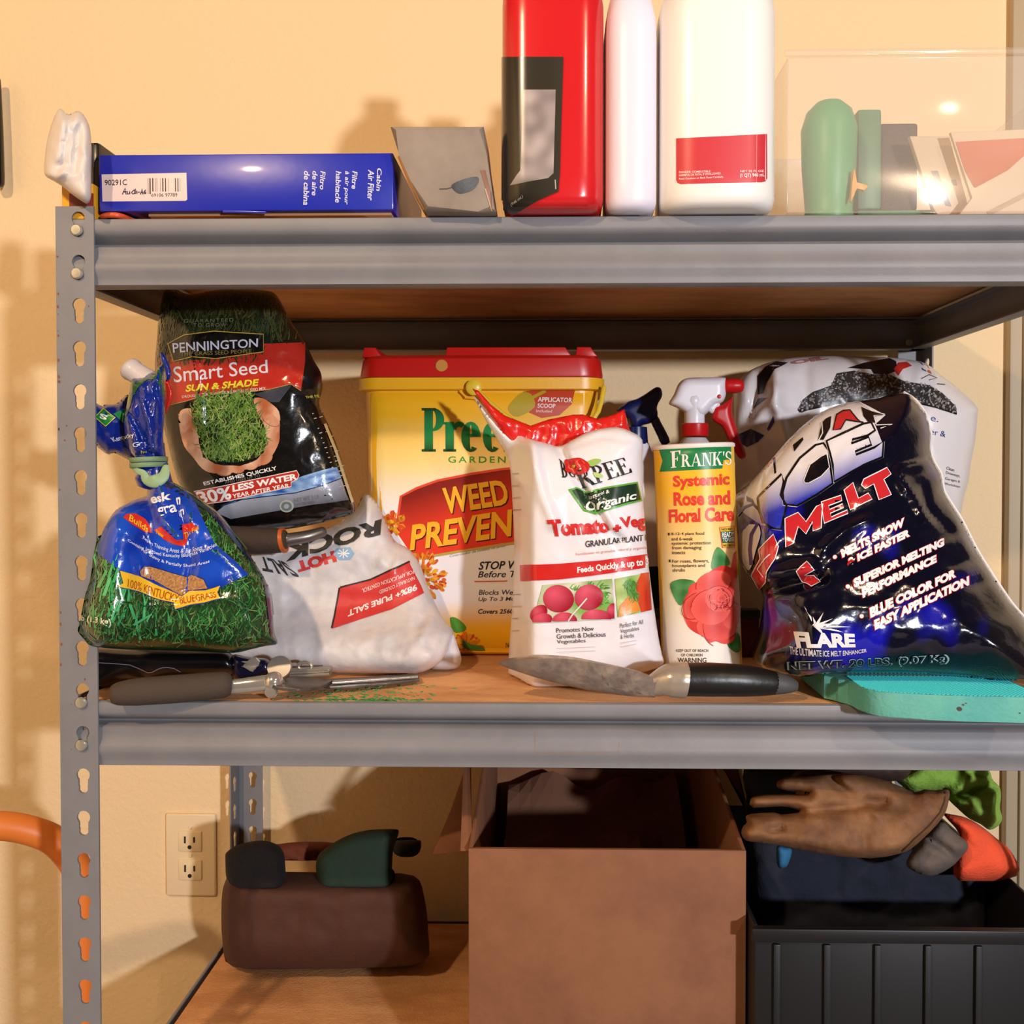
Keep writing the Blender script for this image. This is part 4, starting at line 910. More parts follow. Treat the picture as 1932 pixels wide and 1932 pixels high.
for lf in ([(1710, 1135), (1712, 1060), (1745, 975), (1790, 1000), (1830, 1060), (1835, 1100), (1780, 1120)], [(1410, 1245), (1470, 1210), (1540, 1210), (1590, 1230), (1550, 1300), (1490, 1400), (1440, 1340)], [(1820, 1680), (1900, 1600), (1915, 1720), (1880, 1740)]):
    P.poly(cH(lf), lambda x, y: mixc('#2c6e35', '#58a05c', .5 + noise.noise((x * .06, y * .06, 1))), 2, 'label_leaves', 6, sm=3)
P.poly(cH([(1845, 1130), (1870, 1020), (1885, 1000), (1888, 1200)]), '#d2382f', 2.2, 'label_rose', 6)
rose = cH([(1550, 1260), (1600, 1230), (1660, 1220), (1700, 1150), (1780, 1110), (1850, 1130), (1885, 1200), (1900, 1400), (1890, 1520), (1880, 1600), (1860, 1660), (1800, 1680), (1740, 1660), (1690, 1670), (1650, 1620), (1600, 1600), (1540, 1550), (1505, 1450), (1515, 1350), (1540, 1310)])
P.poly(rose, lambda x, y: mixc('#e8564e', '#cf2f2c', .5 + .9 * noise.noise((x * .05, y * .05, 6))), 3, 'label_rose', 6, sm=3)
for k, (a, b, rx, ry, t) in enumerate(((1720, 1240, 130, 90, -20), (1600, 1400, 85, 120, 10), (1740, 1560, 140, 95, 5), (1840, 1440, 70, 130, 0), (1700, 1410, 140, 130, 0), (1760, 1350, 100, 95, 10), (1770, 1350, 62, 60, 20), (1775, 1345, 32, 34, 0))):
    c0 = cH([(a, b)])[0]; pp = ell(c0[0], c0[1], rx / 3.864, ry / 3.864, t, 22)
    P.poly(pp, lambda X, Y_, c0=c0, r=max(rx, ry) / 3.864, k=k: mixc('#c22a2a' if k % 2 else '#cc3330', '#f0665c', math.hypot(X - c0[0], Y_ - c0[1]) / r), 4 + k * .6, 'label_rose', 6)
    P.line(ell(c0[0], c0[1], rx / 3.864 * .98, ry / 3.864 * .98, t + 40 * k, 16, 20, 210), 1.3, '#b01f22', 4.4 + k * .6, 'label_rose', 5)
for k in range(16):
    a_ = random.Random(k).uniform(0, 360); c0 = cH([(1770 + 60 * math.cos(a_), 1350 + 60 * math.sin(a_ * 1.7))])[0]
    P.line(ell(c0[0], c0[1], 6 + k % 5, 5 + k % 4, a_, 8, 0, 140), .9, '#f08a80' if k % 2 else '#a81c22', 10, 'label_rose', 0)
P.finish()

# ------------------------------------------------ spray bottles behind the canister
def spray(px, pyn, Y, rad, m_b, label, cat, prof):
    c = at(px, pyn, Y); t = thing('spray_bottle', label, cat, (c.x, Y, 0))
    lathe('bottle', [(r_, z) for r_, z in prof(c.z)], Matrix.Translation((c.x, Y, 0)), m_b, t, seg=40)
    return t, c
m_tr = mat('milky_plastic', '#cfcad2', .3); m_wp = mat('white_plastic', '#eceaf0', .35); m_rp = mat('red_plastic', '#c8181a', .35, spec=.3)
SY = .25
t, c = spray(1311, 826, SY, .03, m_tr, 'spray bottle with white head and red trigger behind the canister', 'spray bottle', lambda z: [(0, 0), (.03, 0), (.032, .004), (.032, z - .045), (.027, z - .02), (.017, z - .006), (.0125, z), (0, z)])
lathe('collar', [(0, 0), (.0148, 0), (.0152, .001), (.0152, .0135), (.0135, .0145), (0, .0145)], Matrix.Translation((c.x, SY, at(1311, 823, SY).z)), m_rp, t, seg=40)
soft('sprayer_head', m3([(782, 462), (815, 400), (850, 340), (880, 260), (920, 200), (980, 160), (1060, 145), (1250, 140), (1440, 140), (1478, 160), (1482, 250), (1480, 340), (1460, 410), (1420, 455), (1340, 482), (1290, 540), (1235, 590), (1200, 615), (1130, 608), (1095, 575), (1000, 580), (900, 520), (830, 490)]), m_wp, t, SY, .0125, 13, step=4, sm=2)
tube('sprayer_neck', [at(1310, 805, SY), at(1310, 780, SY), at(1308, 752, SY - .004)], [.0115, .0115, .0105], m_wp, t, seg=24, up=(0, 1, 0))
tube('nozzle', [at(1369, 728, SY), at(1385, 728, SY), at(1396, 728, SY)], [.0078, .0085, .0075], m_rp, t, seg=20)
soft('trigger', m3([(1440, 470), (1500, 420), (1560, 370), (1555, 460), (1550, 560), (1585, 690), (1640, 850), (1690, 980), (1722, 1080), (1708, 1120), (1670, 1136), (1620, 1100), (1560, 1000), (1500, 890), (1430, 740), (1330, 680), (1306, 620), (1320, 540), (1340, 485)]), m_rp, t, SY, .007, 9, step=4, sm=2)
tube('dip_stem', [at(1341, 773, SY), at(1350, 762, SY)], .006, m_wp, t)
lathe('hinge_pin', [(0, .0015), (.0022, .001), (.0024, 0), (0, 0)], Matrix.Translation(at(1357, 748, SY - .0125)) @ Matrix.Rotation(R_(90), 4, 'X'), m_rp, t, seg=14)
S2 = .33
m_bp = mat('navy_plastic', '#0d1c55', .3)
t, c = spray(1205, 836, S2, .04, m_wp, 'spray bottle with navy blue trigger head between pouch and canister', 'spray bottle', lambda z: [(0, 0), (.038, 0), (.041, .005), (.041, z - .075), (.036, z - .05), (.028, z - .03), (.016, z - .01), (.0125, z), (0, z)])
lathe('label_wrap', [(.0413, .035), (.0415, .036), (.0415, .088), (.0413, .089), (.0405, .062), (.0413, .035)], Matrix.Translation((c.x, S2, 0)), mat('black_label', '#14141a', .4), t, seg=40)
soft('sprayer_head', m3([(150, 545), (230, 480), (300, 430), (400, 402), (520, 330), (600, 275), (650, 258), (692, 280), (706, 345), (690, 400), (655, 460), (640, 520), (650, 620), (560, 700), (470, 720), (440, 760), (430, 800), (330, 760), (290, 650)]), m_bp, t, S2, .012, 13, step=4, sm=2)
soft('trigger', m3([(560, 650), (640, 600), (690, 690), (750, 800), (800, 930), (700, 960), (650, 860), (600, 760)]), m_bp, t, S2, .007, 9, step=4, sm=2)
tube('collar', [at(1200, 806, S2), at(1200, 838, S2)], [.0135, .015], m_bp, t, seg=24, cap=False)
# flat dark red carton behind the canister
rc = thing('carton', 'low dark red carton lying behind the yellow canister', 'carton', at(1322, 1235, .21))
box('carton_body', (at(1212, 1200, .205).x, .2035, 0), (at(1432, 1200, .205).x, .2155, at(1320, 1166, .205).z), mat('dark_red_card', '#5c1517', .45), rc, bev=.001)
box('lid_edge', (at(1212, 1200, .205).x - .001, .2025, at(1320, 1166, .205).z), (at(1432, 1200, .205).x + .001, .2165, at(1320, 1150, .205).z), mat('black_card', '#171417', .5), rc, bev=.001)

# ------------------------------------------------ white absorbent bag at the back right
m_wb = mat('white_sack_film', '#e8e2e2', .32, bump=(40, .4, 3), coat=.15)
wbg = thing('absorbent_bag', 'white bag with grey granule picture standing behind the dark blue bag', 'bag', at(1620, 1240, .33))
def wbY(x, y): return .325 + .02 * sstep(1180, 700, y)
wO = m5([(10, 330), (60, 230), (130, 165), (230, 115), (330, 85), (450, 62), (620, 50), (900, 48), (1200, 58), (1330, 72), (1480, 105), (1600, 200), (1720, 290), (1860, 425), (1868, 500), (1850, 700), (1820, 850), (1800, 1000), (1760, 1150)]) + [(1810, 1010), (1815, 1100), (1810, 1180), (1780, 1220), (1700, 1230), (1550, 1228), (1450, 1220), (1405, 1190), (1396, 1100), (1390, 1000), (1384, 900), (1381, 800)]
wb_ = soft('sack', wO, m_wb, wbg, wbY, .055, 80, Tb=.05, zmin=.0006, fix=lambda v: (setattr(v, 'y', min(v.y, UD - .03)), setattr(v, 'x', min(v.x, XP + UW - .026)) if v.z < .01 else None), step=6, sm=3, wr=crinkle(.012, .003, 51), cr=[
    (m5([(340, 130), (350, 300), (345, 440), (410, 680)]), .016, 14), (m5([(200, 200), (180, 420), (110, 590)]), -.012, 12), (m5([(120, 590), (300, 400), (330, 300)]), .010, 12), (m5([(560, 150), (560, 400), (600, 560)]), -.006, 14), (m5([(350, 440), (560, 560)]), .006, 8), (m5([(1410, 250), (1430, 180)]), .004, 8)])
P = Print(wb_, wbg, mat('sack_film_print', attr=True, rough=.32, bump=(40, .4, 3), coat=.15))
gran = m5([(500, 460), (540, 380), (620, 320), (760, 270), (800, 180), (930, 160), (1080, 190), (1200, 190), (1310, 240), (1500, 270), (1600, 330), (1700, 430), (1710, 485), (1600, 455), (1400, 400), (1330, 330), (1250, 340), (1000, 380), (800, 400), (620, 440), (530, 480)])
P.poly(gran, '#33302f', 1, 'printed_picture', 6)
rnd = random.Random(6); gx = [p[0] for p in gran]; gy = [p[1] for p in gran]; k = 0
while k < 620:
    x, y = rnd.uniform(min(gx), max(gx)), rnd.uniform(min(gy), max(gy))
    if not inside(x, y, gran): continue
    k += 1; g = rnd.choice(['#8a8684', '#6a6666', '#b0aaa6', '#4a4646', '#9a948f'])
    P.poly(ell(x, y, rnd.uniform(1.2, 3.2), rnd.uniform(1, 2.2), rnd.uniform(0, 180), 5), g, 1.5 + (k % 4) * .25, 'printed_picture', 0)
P.line(m5([(510, 470), (620, 445), (800, 405), (1000, 385)]), 4, '#1a1618', 2, 'printed_picture'); P.line(m5([(1400, 402), (1560, 440), (1708, 488)]), 3, '#1a1618', 2, 'printed_picture')
P.poly(m5([(880, 140), (1010, 100), (1200, 65), (1250, 90), (1260, 160), (1180, 190), (1080, 185), (1060, 150)]), '#16131a', 1, 'printed_band')
P.poly(m5([(1230, 150), (1270, 100), (1330, 95), (1370, 125), (1300, 150), (1265, 200)]), '#c9302a', 2, 'printed_band')
P.poly(m5([(200, 200), (260, 130), (340, 90), (430, 100), (330, 150), (270, 250), (240, 330), (200, 340)]), '#19161b', 1, 'printed_band'); P.poly(m5([(165, 450), (205, 370), (270, 365), (210, 410)]), '#19161b', 1, 'printed_band')
P.poly(m5([(60, 640), (150, 600), (250, 650), (200, 700), (120, 740), (60, 700)]), '#16226e', 1, 'printed_band'); P.poly(m5([(270, 600), (320, 500), (330, 550), (280, 620)]), '#16226e', 1, 'printed_band')
for k, c_ in enumerate(('#c9302a', '#22308c', '#c9302a', '#22308c', '#22308c')): P.poly(m5([(1370 + k * 45, 75 + k * 18), (1400 + k * 45, 82 + k * 20), (1440 + k * 40, 150 + k * 18), (1405 + k * 42, 135 + k * 18)]), c_, 1, 'printed_band', 0)
P.text('OIL', m5([(440, 90), (720, 45), (740, 75), (460, 115)]), '#b98078', 1, .05)
P.line(m5([(1440, 220), (1500, 190), (1560, 215), (1500, 230)]), 1.6, '#2a2226', 1, 'printed_band'); P.line(m5([(1560, 260), (1620, 265)]), 1.6, '#2a2226', 1, 'printed_band')
for w_, q in (('Clean', [(1632, 885), (1690, 900), (1688, 925), (1630, 908)]), ('Driveways,', [(1628, 920), (1735, 948), (1733, 975), (1626, 948)]), ('Garages &', [(1622, 965), (1735, 992), (1733, 1015), (1620, 990)]), ('Workshops', [(1618, 1005), (1735, 1030), (1733, 1052), (1616, 1030)])):
    P.text(w_, m5(q), '#54504e', 1, .0)
P.text('er &', m5([(1515, 600), (1625, 620), (1622, 665), (1512, 640)]), '#3a3f8c', 1, .0); P.text('e.', m5([(1515, 505), (1570, 520), (1568, 550), (1512, 540)]), '#3a3f8c', 1, 0)
P.finish()

PT = .021
# ------------------------------------------------ dark blue ice melt bag (front right)
m_ib = mat('navy_film', '#0a0a1c', rough=.16, bump=(38, .6, 4), coat=.5)
ice = thing('ice_melt_bag', 'large glossy dark blue ice melt bag on the turquoise pad', 'bag', at(1720, 1284, .04))
def iceY(x, y): return .004 + .135 * (1285 - y) / 540 + .05 * sstep(1540, 1440, x) * sstep(1100, 1220, y) + .06 * sstep(1450, 1396, x)
iO = cK([(115, 1605), (150, 1680), (300, 1745), (430, 1752), (620, 1722), (900, 1718), (1300, 1722), (1600, 1745), (1760, 1768), (1932, 1785), (2060, 1780), (2040, 1560), (1932, 1345), (1850, 1250), (1760, 1120), (1690, 1010), (1640, 930), (1590, 840), (1520, 700), (1450, 590), (1400, 500), (1385, 400), (1340, 320), (1310, 230), (1320, 130), (1290, 20)]) + m5([(1480, 480), (1400, 380), (1310, 322), (1100, 370), (900, 398), (700, 462), (560, 560), (420, 690), (300, 830), (150, 1000), (20, 1110)]) + cK([(20, 620), (30, 720), (38, 850), (60, 980), (140, 1110), (200, 1180), (205, 1250), (185, 1420), (140, 1520)])
ib_ = soft('bag', iO, m_ib, ice, iceY, .062, 150, Tb=.055, zmin=PT + .0014, step=6, sm=2, wr=crinkle(.011, .004, 61), cr=[
    (cK([(200, 1185), (420, 1130), (600, 1090)]), -.013, 10), (cK([(140, 1090), (350, 1050), (520, 1010)]), .008, 12), (cK([(1050, 330), (1300, 270), (1340, 310)]), -.006, 6), (cK([(1150, 370), (1340, 320)]), .004, 5), (cK([(1100, 420), (1200, 560), (1300, 720)]), .006, 9), (cK([(1260, 480), (1300, 640), (1420, 760)]), -.005, 9),
    (cK([(1420, 560), (1560, 900), (1800, 1260)]), .004, 10), (cK([(1500, 780), (1400, 820)]), -.004, 9), (cK([(1600, 960), (1450, 1000)]), -.005, 10), (cK([(1700, 1100), (1560, 1140)]), -.004, 10), (cK([(600, 900), (760, 760), (900, 700)]), .005, 10)])
P = Print(ib_, ice, mat('ice_film_print', attr=True, rough=.16, bump=(38, .6, 4), coat=.5))
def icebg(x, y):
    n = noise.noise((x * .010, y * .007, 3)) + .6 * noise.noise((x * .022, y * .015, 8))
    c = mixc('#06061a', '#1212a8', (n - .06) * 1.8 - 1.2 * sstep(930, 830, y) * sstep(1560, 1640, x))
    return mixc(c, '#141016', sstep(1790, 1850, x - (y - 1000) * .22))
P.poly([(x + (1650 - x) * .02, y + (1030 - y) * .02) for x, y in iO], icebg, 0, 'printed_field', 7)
# white sweep that fades to blue, behind the big letters
P.poly(m5([(30, 1110), (160, 1000), (310, 830), (430, 690), (570, 565), (710, 470), (880, 405), (980, 400), (1170, 500), (1090, 570), (1140, 700), (1130, 830), (800, 960), (640, 1060), (480, 1140), (300, 1200)]) + cK([(330, 760), (200, 740), (60, 640)]), lambda x, y: mixc('#e6e6ee', '#2a35b4', ((x - 1390) * .52 + (y - 960)) / 95 + .1) if ((x - 1390) * .52 + (y - 960)) < 85 else mixc('#2a35b4', '#0b0b28', ((x - 1390) * .52 + (y - 960) - 85) / 70), 1, 'printed_field', 6)
blk = '#0a0910'; wht = '#eeedf2'
lgr = lambda x, y: mixc('#eceaf0', '#2733b4', ((y - 862) + (x - 1560) * .42) / 62)
def outl(pts, col, l, w=4.2, w2=1.8):
    P.poly(pts, col, l + 1, 'printed_lettering', 6); P.line(pts, w, blk, l + 2, 'printed_lettering', closed=True)
    P.line([(p[0] + (p[0] - sum(q[0] for q in pts) / len(pts)) * .03, p[1] + (p[1] - sum(q[1] for q in pts) / len(pts)) * .03) for p in pts], w2, wht, l + 1.5, 'printed_lettering', closed=True)
I_ = m5([(215, 1115), (385, 950), (400, 1010), (375, 1110), (420, 1190)]) + cK([(345, 700), (330, 770), (270, 760), (215, 720), (190, 640), (180, 560)])
outl(I_, lgr, 2)
outl(m5([(400, 1180), (390, 1090), (420, 980), (520, 830), (640, 730), (700, 715), (740, 770), (750, 880), (770, 1020), (640, 1110), (500, 1190)]), lgr, 2)
P.poly(m5([(550, 1000), (600, 880), (680, 820), (725, 800), (745, 900), (680, 970), (590, 1020), (560, 1020)]), blk, 5, 'printed_lettering'); P.line(m5([(550, 1000), (600, 880), (680, 820), (725, 800), (745, 900), (680, 970), (590, 1020), (560, 1020)]), 1.6, wht, 6, 'printed_lettering', closed=True)
outl(m5([(725, 700), (850, 640), (1000, 570), (1060, 560), (1090, 620), (1030, 660), (920, 690), (910, 720), (1040, 670), (1060, 730), (940, 780), (945, 805), (1080, 750), (1150, 705), (1140, 820), (1000, 880), (780, 1010), (770, 880)]), lgr, 3)
# red MELT with white edge
for pts in (cK([(355, 700), (440, 660), (490, 720), (560, 620), (600, 600), (590, 760), (535, 780), (535, 720), (490, 800), (440, 750), (410, 860), (360, 885)]),
            cK([(590, 590), (720, 545), (725, 580), (640, 615), (645, 640), (730, 600), (735, 625), (650, 665), (655, 690), (760, 640), (765, 665), (610, 730)]),
            cK([(740, 510), (800, 460), (835, 565), (900, 530), (925, 570), (780, 640)]),
            cK([(855, 475), (870, 440), (1020, 362), (1050, 405), (1000, 440), (1050, 540), (970, 575), (935, 470), (880, 500)])):
    P.line(pts, 5, blk, 3, 'printed_lettering', closed=True); P.poly(pts, '#c62a30', 4, 'printed_lettering'); P.line(pts, 1.9, wht, 5, 'printed_lettering', closed=True)
# remains of the top line and side lettering
P.poly(m5([(770, 620), (800, 500), (850, 470), (900, 465), (960, 540), (1000, 560), (870, 540), (830, 610)]), '#c62a30', 4, 'printed_lettering'); P.line(m5([(770, 620), (800, 500), (850, 470), (900, 465), (960, 540), (1000, 560), (870, 540), (830, 610)]), 2.4, blk, 5, 'printed_lettering', closed=True)
P.poly(m5([(690, 560), (720, 530), (760, 510), (750, 600), (700, 690), (660, 690)]), blk, 4, 'printed_lettering'); P.line(m5([(690, 560), (695, 640), (665, 695)]), 2, wht, 5, 'printed_lettering')
P.line(m5([(880, 420), (960, 400), (1010, 430), (1060, 470), (1165, 500), (1080, 510), (1100, 580), (1220, 575), (1130, 605)]), 2, wht, 5, 'printed_lettering'); P.poly(m5([(985, 440), (1060, 475), (1160, 502), (1085, 512), (1095, 560), (1040, 560), (1000, 510)]), blk, 4, 'printed_lettering')
for a_ in ([(470, 730), (480, 780), (550, 690), (545, 670)], [(320, 830), (330, 950), (345, 940), (335, 820)], [(120, 1110), (125, 1150), (180, 1170), (170, 1140)]): P.poly(m5(a_), blk, 4, 'printed_lettering')
P.line(cK([(40, 680), (90, 620), (150, 600), (190, 640)]), 5, '#1a1a7e', 3, 'printed_lettering'); P.poly(cK([(50, 800), (110, 740), (170, 720), (200, 790), (170, 900), (130, 1030), (90, 1000), (55, 900)]), '#e2e0ea', 3, 'printed_lettering', sm=3); P.line(cK([(60, 780), (120, 720), (180, 730), (140, 800), (130, 900), (140, 1000)]), 7, '#1a1a8e', 4, 'printed_lettering')
for pts in (cK([(140, 1070), (200, 960), (190, 900), (280, 800), (310, 880), (290, 960), (240, 1050), (230, 1110), (190, 1160)]), cK([(430, 1040), (500, 985), (540, 1030), (480, 1060), (540, 1060), (590, 1120), (530, 1150), (470, 1110)])):
    P.poly(pts, '#c0282e', 4, 'printed_lettering'); P.line(pts, 1.8, wht, 5, 'printed_lettering', closed=True)
P.line(cK([(220, 1080), (180, 1030), (230, 960), (260, 930)]), 2, wht, 5, 'printed_lettering')
# bullet lines: white with red edge
for w_, q in (('MELTS SNOW', [(710, 905), (1135, 690), (1145, 745), (730, 960)]), ('& ICE FASTER', [(755, 965), (1165, 765), (1175, 815), (770, 1015)]),
              ('SUPERIOR MELTING', [(795, 1100), (1395, 825), (1405, 875), (810, 1155)]), ('PERFORMANCE', [(850, 1165), (1345, 935), (1355, 985), (865, 1225)]),
              ('BLUE COLOR FOR', [(900, 1290), (1470, 1030), (1478, 1085), (915, 1355)]), ('EASY APPLICATION', [(930, 1370), (1560, 1075), (1568, 1135), (945, 1430)])):
    P.text(w_, cK(q), '#f2efee', 4, .065, .12, outline='#a8231f', ow=.05)
for x, y in ((680, 952), (765, 1147), (857, 1340)):
    c0 = cK([(x, y)])[0]; P.poly(ell(c0[0], c0[1], 5.2, 5.2, 0, 12), '#a8231f', 3, 'printed_lettering', 0); P.poly(ell(c0[0], c0[1], 3.9, 3.9, 0, 12), '#f2efee', 4, 'printed_lettering', 0)
# starburst emblem
fc = cK([(558, 1405)])[0]
for dx, dy in ((-75, -130), (-150, -70), (-175, -30), (-175, 35), (50, -90), (110, -50), (140, -20), (230, 5), (180, 40), (-20, -60), (-60, 80), (60, 70)):
    ex, ey = fc[0] + dx / 3.5, fc[1] + dy / 3.5; l = math.hypot(dx, dy); nx, ny = -dy / l * 3.2, dx / l * 3.2
    P.tris([(fc[0] - nx, fc[1] - ny), (fc[0] + nx, fc[1] + ny), (ex, ey)], [[0, 1, 2]], '#e6e6ea', 3, 'printed_emblem', 0)
P.text('FLARE', cK([(418, 1440), (812, 1455), (818, 1540), (440, 1548)]), '#eceaee', 4, .055)
P.text('THE ULTIMATE ICE MELT ENHANCER', cK([(390, 1535), (890, 1550), (890, 1572), (392, 1588)]), '#d6d4da', 3, .02, arc=-6)
P.text('NET WT. 20 LBS. (9.07 Kg)', cK([(385, 1640), (1425, 1590), (1425, 1645), (388, 1702)]), '#0c1018', 4, .03, outline='#9ab4c0', ow=.022)
P.line(cK([(1340, 320), (1385, 400), (1400, 500), (1450, 590), (1520, 700), (1590, 840), (1640, 930), (1690, 1010), (1760, 1120), (1850, 1250), (1932, 1345)]), 5, '#e4dede', 3, 'printed_edge')
P.finish()

tube('side_seam', [at(x, y, iceY(x, y) - .001) for x, y in m5([(1310, 322), (1400, 382), (1480, 490)]) + cK([(1290, 60), (1318, 130), (1312, 230), (1342, 320), (1387, 400), (1402, 500), (1452, 590), (1522, 700), (1592, 840), (1642, 930), (1692, 1010), (1762, 1120), (1852, 1250), (1934, 1345)])], .0014, mat('seam_white', '#e6e0de', .4), ice, seg=8, n=3)
# ------------------------------------------------ turquoise kneeling pad
m_pad = mat('turquoise_foam', '#63b0a2', .75, bump=(300, .35, 4), var=(22, '#4aa09c', .45, .7))
pad = thing('kneeling_pad', 'turquoise foam kneeling pad jutting over the shelf edge', 'kneeling pad', ground(1800, 1340, 0))
po = [ground(x, y, PT) for x, y in cL([(612, 436), (690, 446), (706, 458), (770, 466), (800, 480), (840, 502), (900, 526), (980, 543), (1080, 552), (1300, 563), (1600, 573), (1932, 580), (2100, 584)])]
po += [Vector((po[-1].x, .13, PT)), Vector((po[0].x + .03, .13, PT)), Vector((po[0].x, .10, PT))]
pdm = extr('pad', [(p.x, p.y, 0.0005) for p in po], (0, 0, PT - .0005), m_pad, pad, bev=.0012)
# ribbed top skin
bm = bmesh.new(); x0, x1 = po[3].x + .004, max(p.x for p in po) - .004
y = -.058
row = 0
while y < .02:
    x = x0 + (row % 2) * .0017
    xs = [p for p in po]
    while x < x1:
        # keep the bumps inside the front contour
        inside_ = inside(x, y - .0012, [(p.x, p.y) for p in po])
        if inside_:
            b_ = .0015; v = [bm.verts.new((x - b_, y, PT)), bm.verts.new((x, y - b_, PT)), bm.verts.new((x + b_, y, PT)), bm.verts.new((x, y + b_, PT)), bm.verts.new((x, y, PT + .0011))]
            for i in range(4): bm.faces.new((v[i], v[(i + 1) % 4], v[4]))
        x += .0034
    y += .0017; row += 1
mkbm('pad_texture', bm, mat('turquoise_skin', '#46d4dc', .6), pad)['kind'] = 'stuff'
P = Print(pdm, pad, pmatte, name='dirt_spots')
for x, y, r_ in ((1505, 655, 5), (1530, 628, 2.2), (1548, 618, 1.4), (1903, 683, 1.6)):
    c0 = cL([(x, y)])[0]; P.poly(ell(c0[0], c0[1], r_, r_ * .8, 20, 9), '#4a3024', 1, 'dirt_spots', 0)
P.finish()

# ------------------------------------------------ garden trowel
tr = thing('trowel', 'garden trowel with worn steel blade and black handle near the shelf edge', 'trowel', ground(1250, 1316, 0))
m_bl = mat('worn_blade_steel', '#b3a59a', .45, metal=.15, bump=(120, .35, 5), var=(45, '#dccab6', .42, .66))
near = spline([at(938, 1251, -0.006), at(960, 1246, -0.018), at(1010, 1243, -0.026), at(1070, 1243, -0.029), at(1130, 1252, -0.028), at(1190, 1263, -0.022), at(1232, 1278, -0.012)], 5)
keel = spline([at(938, 1252, -0.004), at(965, 1263, -0.002), at(1020, 1281, 0.000), at(1080, 1296, 0.002), at(1140, 1307, 0.004), at(1195, 1314, 0.005), at(1236, 1316, 0.004)], 5)
far = spline([at(938, 1250, -0.002), at(960, 1242, 0.012), at(1010, 1236, 0.024), at(1070, 1238, 0.028), at(1130, 1249, 0.028), at(1190, 1262, 0.022), at(1232, 1276, 0.014)], 5)
bm = bmesh.new(); G = []; NS = 12
for a, b, c in zip(near, keel, far):
    ctl = b * 2 - (a + c) * .5; row_ = []
    for k in range(NS + 1):
        t = k / NS; row_.append(bm.verts.new(a * (1 - t) ** 2 + ctl * 2 * t * (1 - t) + c * t * t))
    G.append(row_)
for r0, r1 in zip(G, G[1:]):
    for k in range(NS): bm.faces.new((r0[k], r0[k + 1], r1[k + 1], r1[k]))
bmesh.ops.solidify(bm, geom=bm.faces[:], thickness=.0013)
mkbm('blade', bm, m_bl, tr, smooth=True, ang=R_(50))
tube('ferrule', [at(1226, 1298, 0.004), at(1240, 1290, 0.004), at(1262, 1284, 0.004), at(1285, 1283, 0.004), at(1296, 1284, 0.004)], [.0075, .0105, .0145, .0155, .0150], mat('polished_ferrule', '#b5a898', .28, metal=.45, bump=(90, .3, 4)), tr, seg=24, cap=False)
tube('handle', [at(1290, 1282, 0.004), at(1340, 1282, 0.004), at(1400, 1284, 0.005), at(1440, 1287, 0.007), at(1462, 1289, 0.008)], [.0142, .0146, .0138, .0118, .0098], mat('black_handle_plastic', '#161412', .38, bump=(120, .15)), tr, seg=24)
tube('handle_tip', [at(1460, 1289, 0.008), at(1480, 1291, 0.009), at(1498, 1294, 0.010)], [.0101, .0085, .0055], mat('grey_tip', '#4b4a4a', .55), tr, seg=20)

# ------------------------------------------------ loppers and black shears on the left
lop = thing('pruning_shears', 'pruning shears with brown foam grip and bare steel blades at the shelf edge', 'pruning shears', ground(330, 1325, 0))
m_foam = mat('brown_foam_grip', '#473a30', .85, bump=(700, .3, 2)); m_cr = mat('chrome', '#cfc8bc', .15, metal=.7); m_dk = mat('blade_dark_steel', '#51483f', .38, metal=.3, bump=(150, .2, 4), var=(60, '#6b625a', .4, .7)); m_sl = mat('bar_steel', '#978d80', .3, metal=.4, bump=(150, .15, 4))
tube('grip', [at(222, 1309, -.012), at(260, 1305, -.010), at(330, 1300, -.004), at(400, 1294, .003), at(424, 1292, .006)], [.0098, .0118, .0122, .0118, .0114], m_foam, lop, seg=20)
tube('arm', [at(424, 1297, .007), at(450, 1295, .009), at(480, 1292, .011), at(512, 1289, .014)], [.0062, .0068, .0074, .0078], m_cr, lop, seg=16, flat=.7, cap=False)
lathe('pivot_bolt', [(0, .006), (.004, .0055), (.007, .003), (.0085, .0), (.0085, -.002), (0, -.002)], Matrix.Translation(at(515, 1284, .012)) @ Matrix.Rotation(R_(58), 4, 'X'), m_cr, lop, seg=24)
lathe('pivot_nut', [(0, .004), (.005, .0035), (.006, 0), (0, 0)], Matrix.Translation(at(512, 1305, .010)) @ Matrix.Rotation(R_(75), 4, 'X'), m_cr, lop, seg=20)
def plate(name, pts, z0, z1, th, m, par, bev=.0006, smn=0):
    """flat blade lying nearly level: pixel outline dropped on a sloping plane from height z0 (first x) to z1 (last x)"""
    xs = [p[0] for p in pts]; a, b = min(xs), max(xs)
    q = [ground(x, y, z0 + (z1 - z0) * (x - a) / (b - a)) for x, y in pts]
    return extr(name, q, (0, 0, th), m, par, bev)
plate('blade', m2([(450, 475), (520, 440), (600, 405), (700, 395), (820, 402), (920, 412), (1000, 430), (950, 462), (880, 488), (780, 505), (680, 510), (560, 498), (480, 488)]), .011, .006, .003, m_dk, lop)
plate('lower_blade', m2([(860, 430), (1000, 412), (1300, 398), (1780, 366), (1795, 415), (1500, 452), (1200, 472), (980, 486), (880, 470)]), .004, .002, .0028, m_dk, lop)
plate('blade_spine', m2([(1000, 425), (1400, 402), (1780, 376), (1780, 386), (1400, 414), (1000, 442)]), .0072, .0052, .0022, m_sl, lop, bev=.0004)
shr = thing('hedge_shears', 'black plastic hand shears with chrome catch under the tied seed bag', 'shears', at(320, 1290, .06))
m_bkp = mat('black_plastic', '#0c0b0e', .25, coat=.2)
bO = [(158, 1226), (240, 1224), (320, 1226), (400, 1226), (432, 1230), (446, 1245), (450, 1262), (440, 1275), (380, 1279), (300, 1282), (240, 1284), (205, 1296), (185, 1304), (158, 1302)]
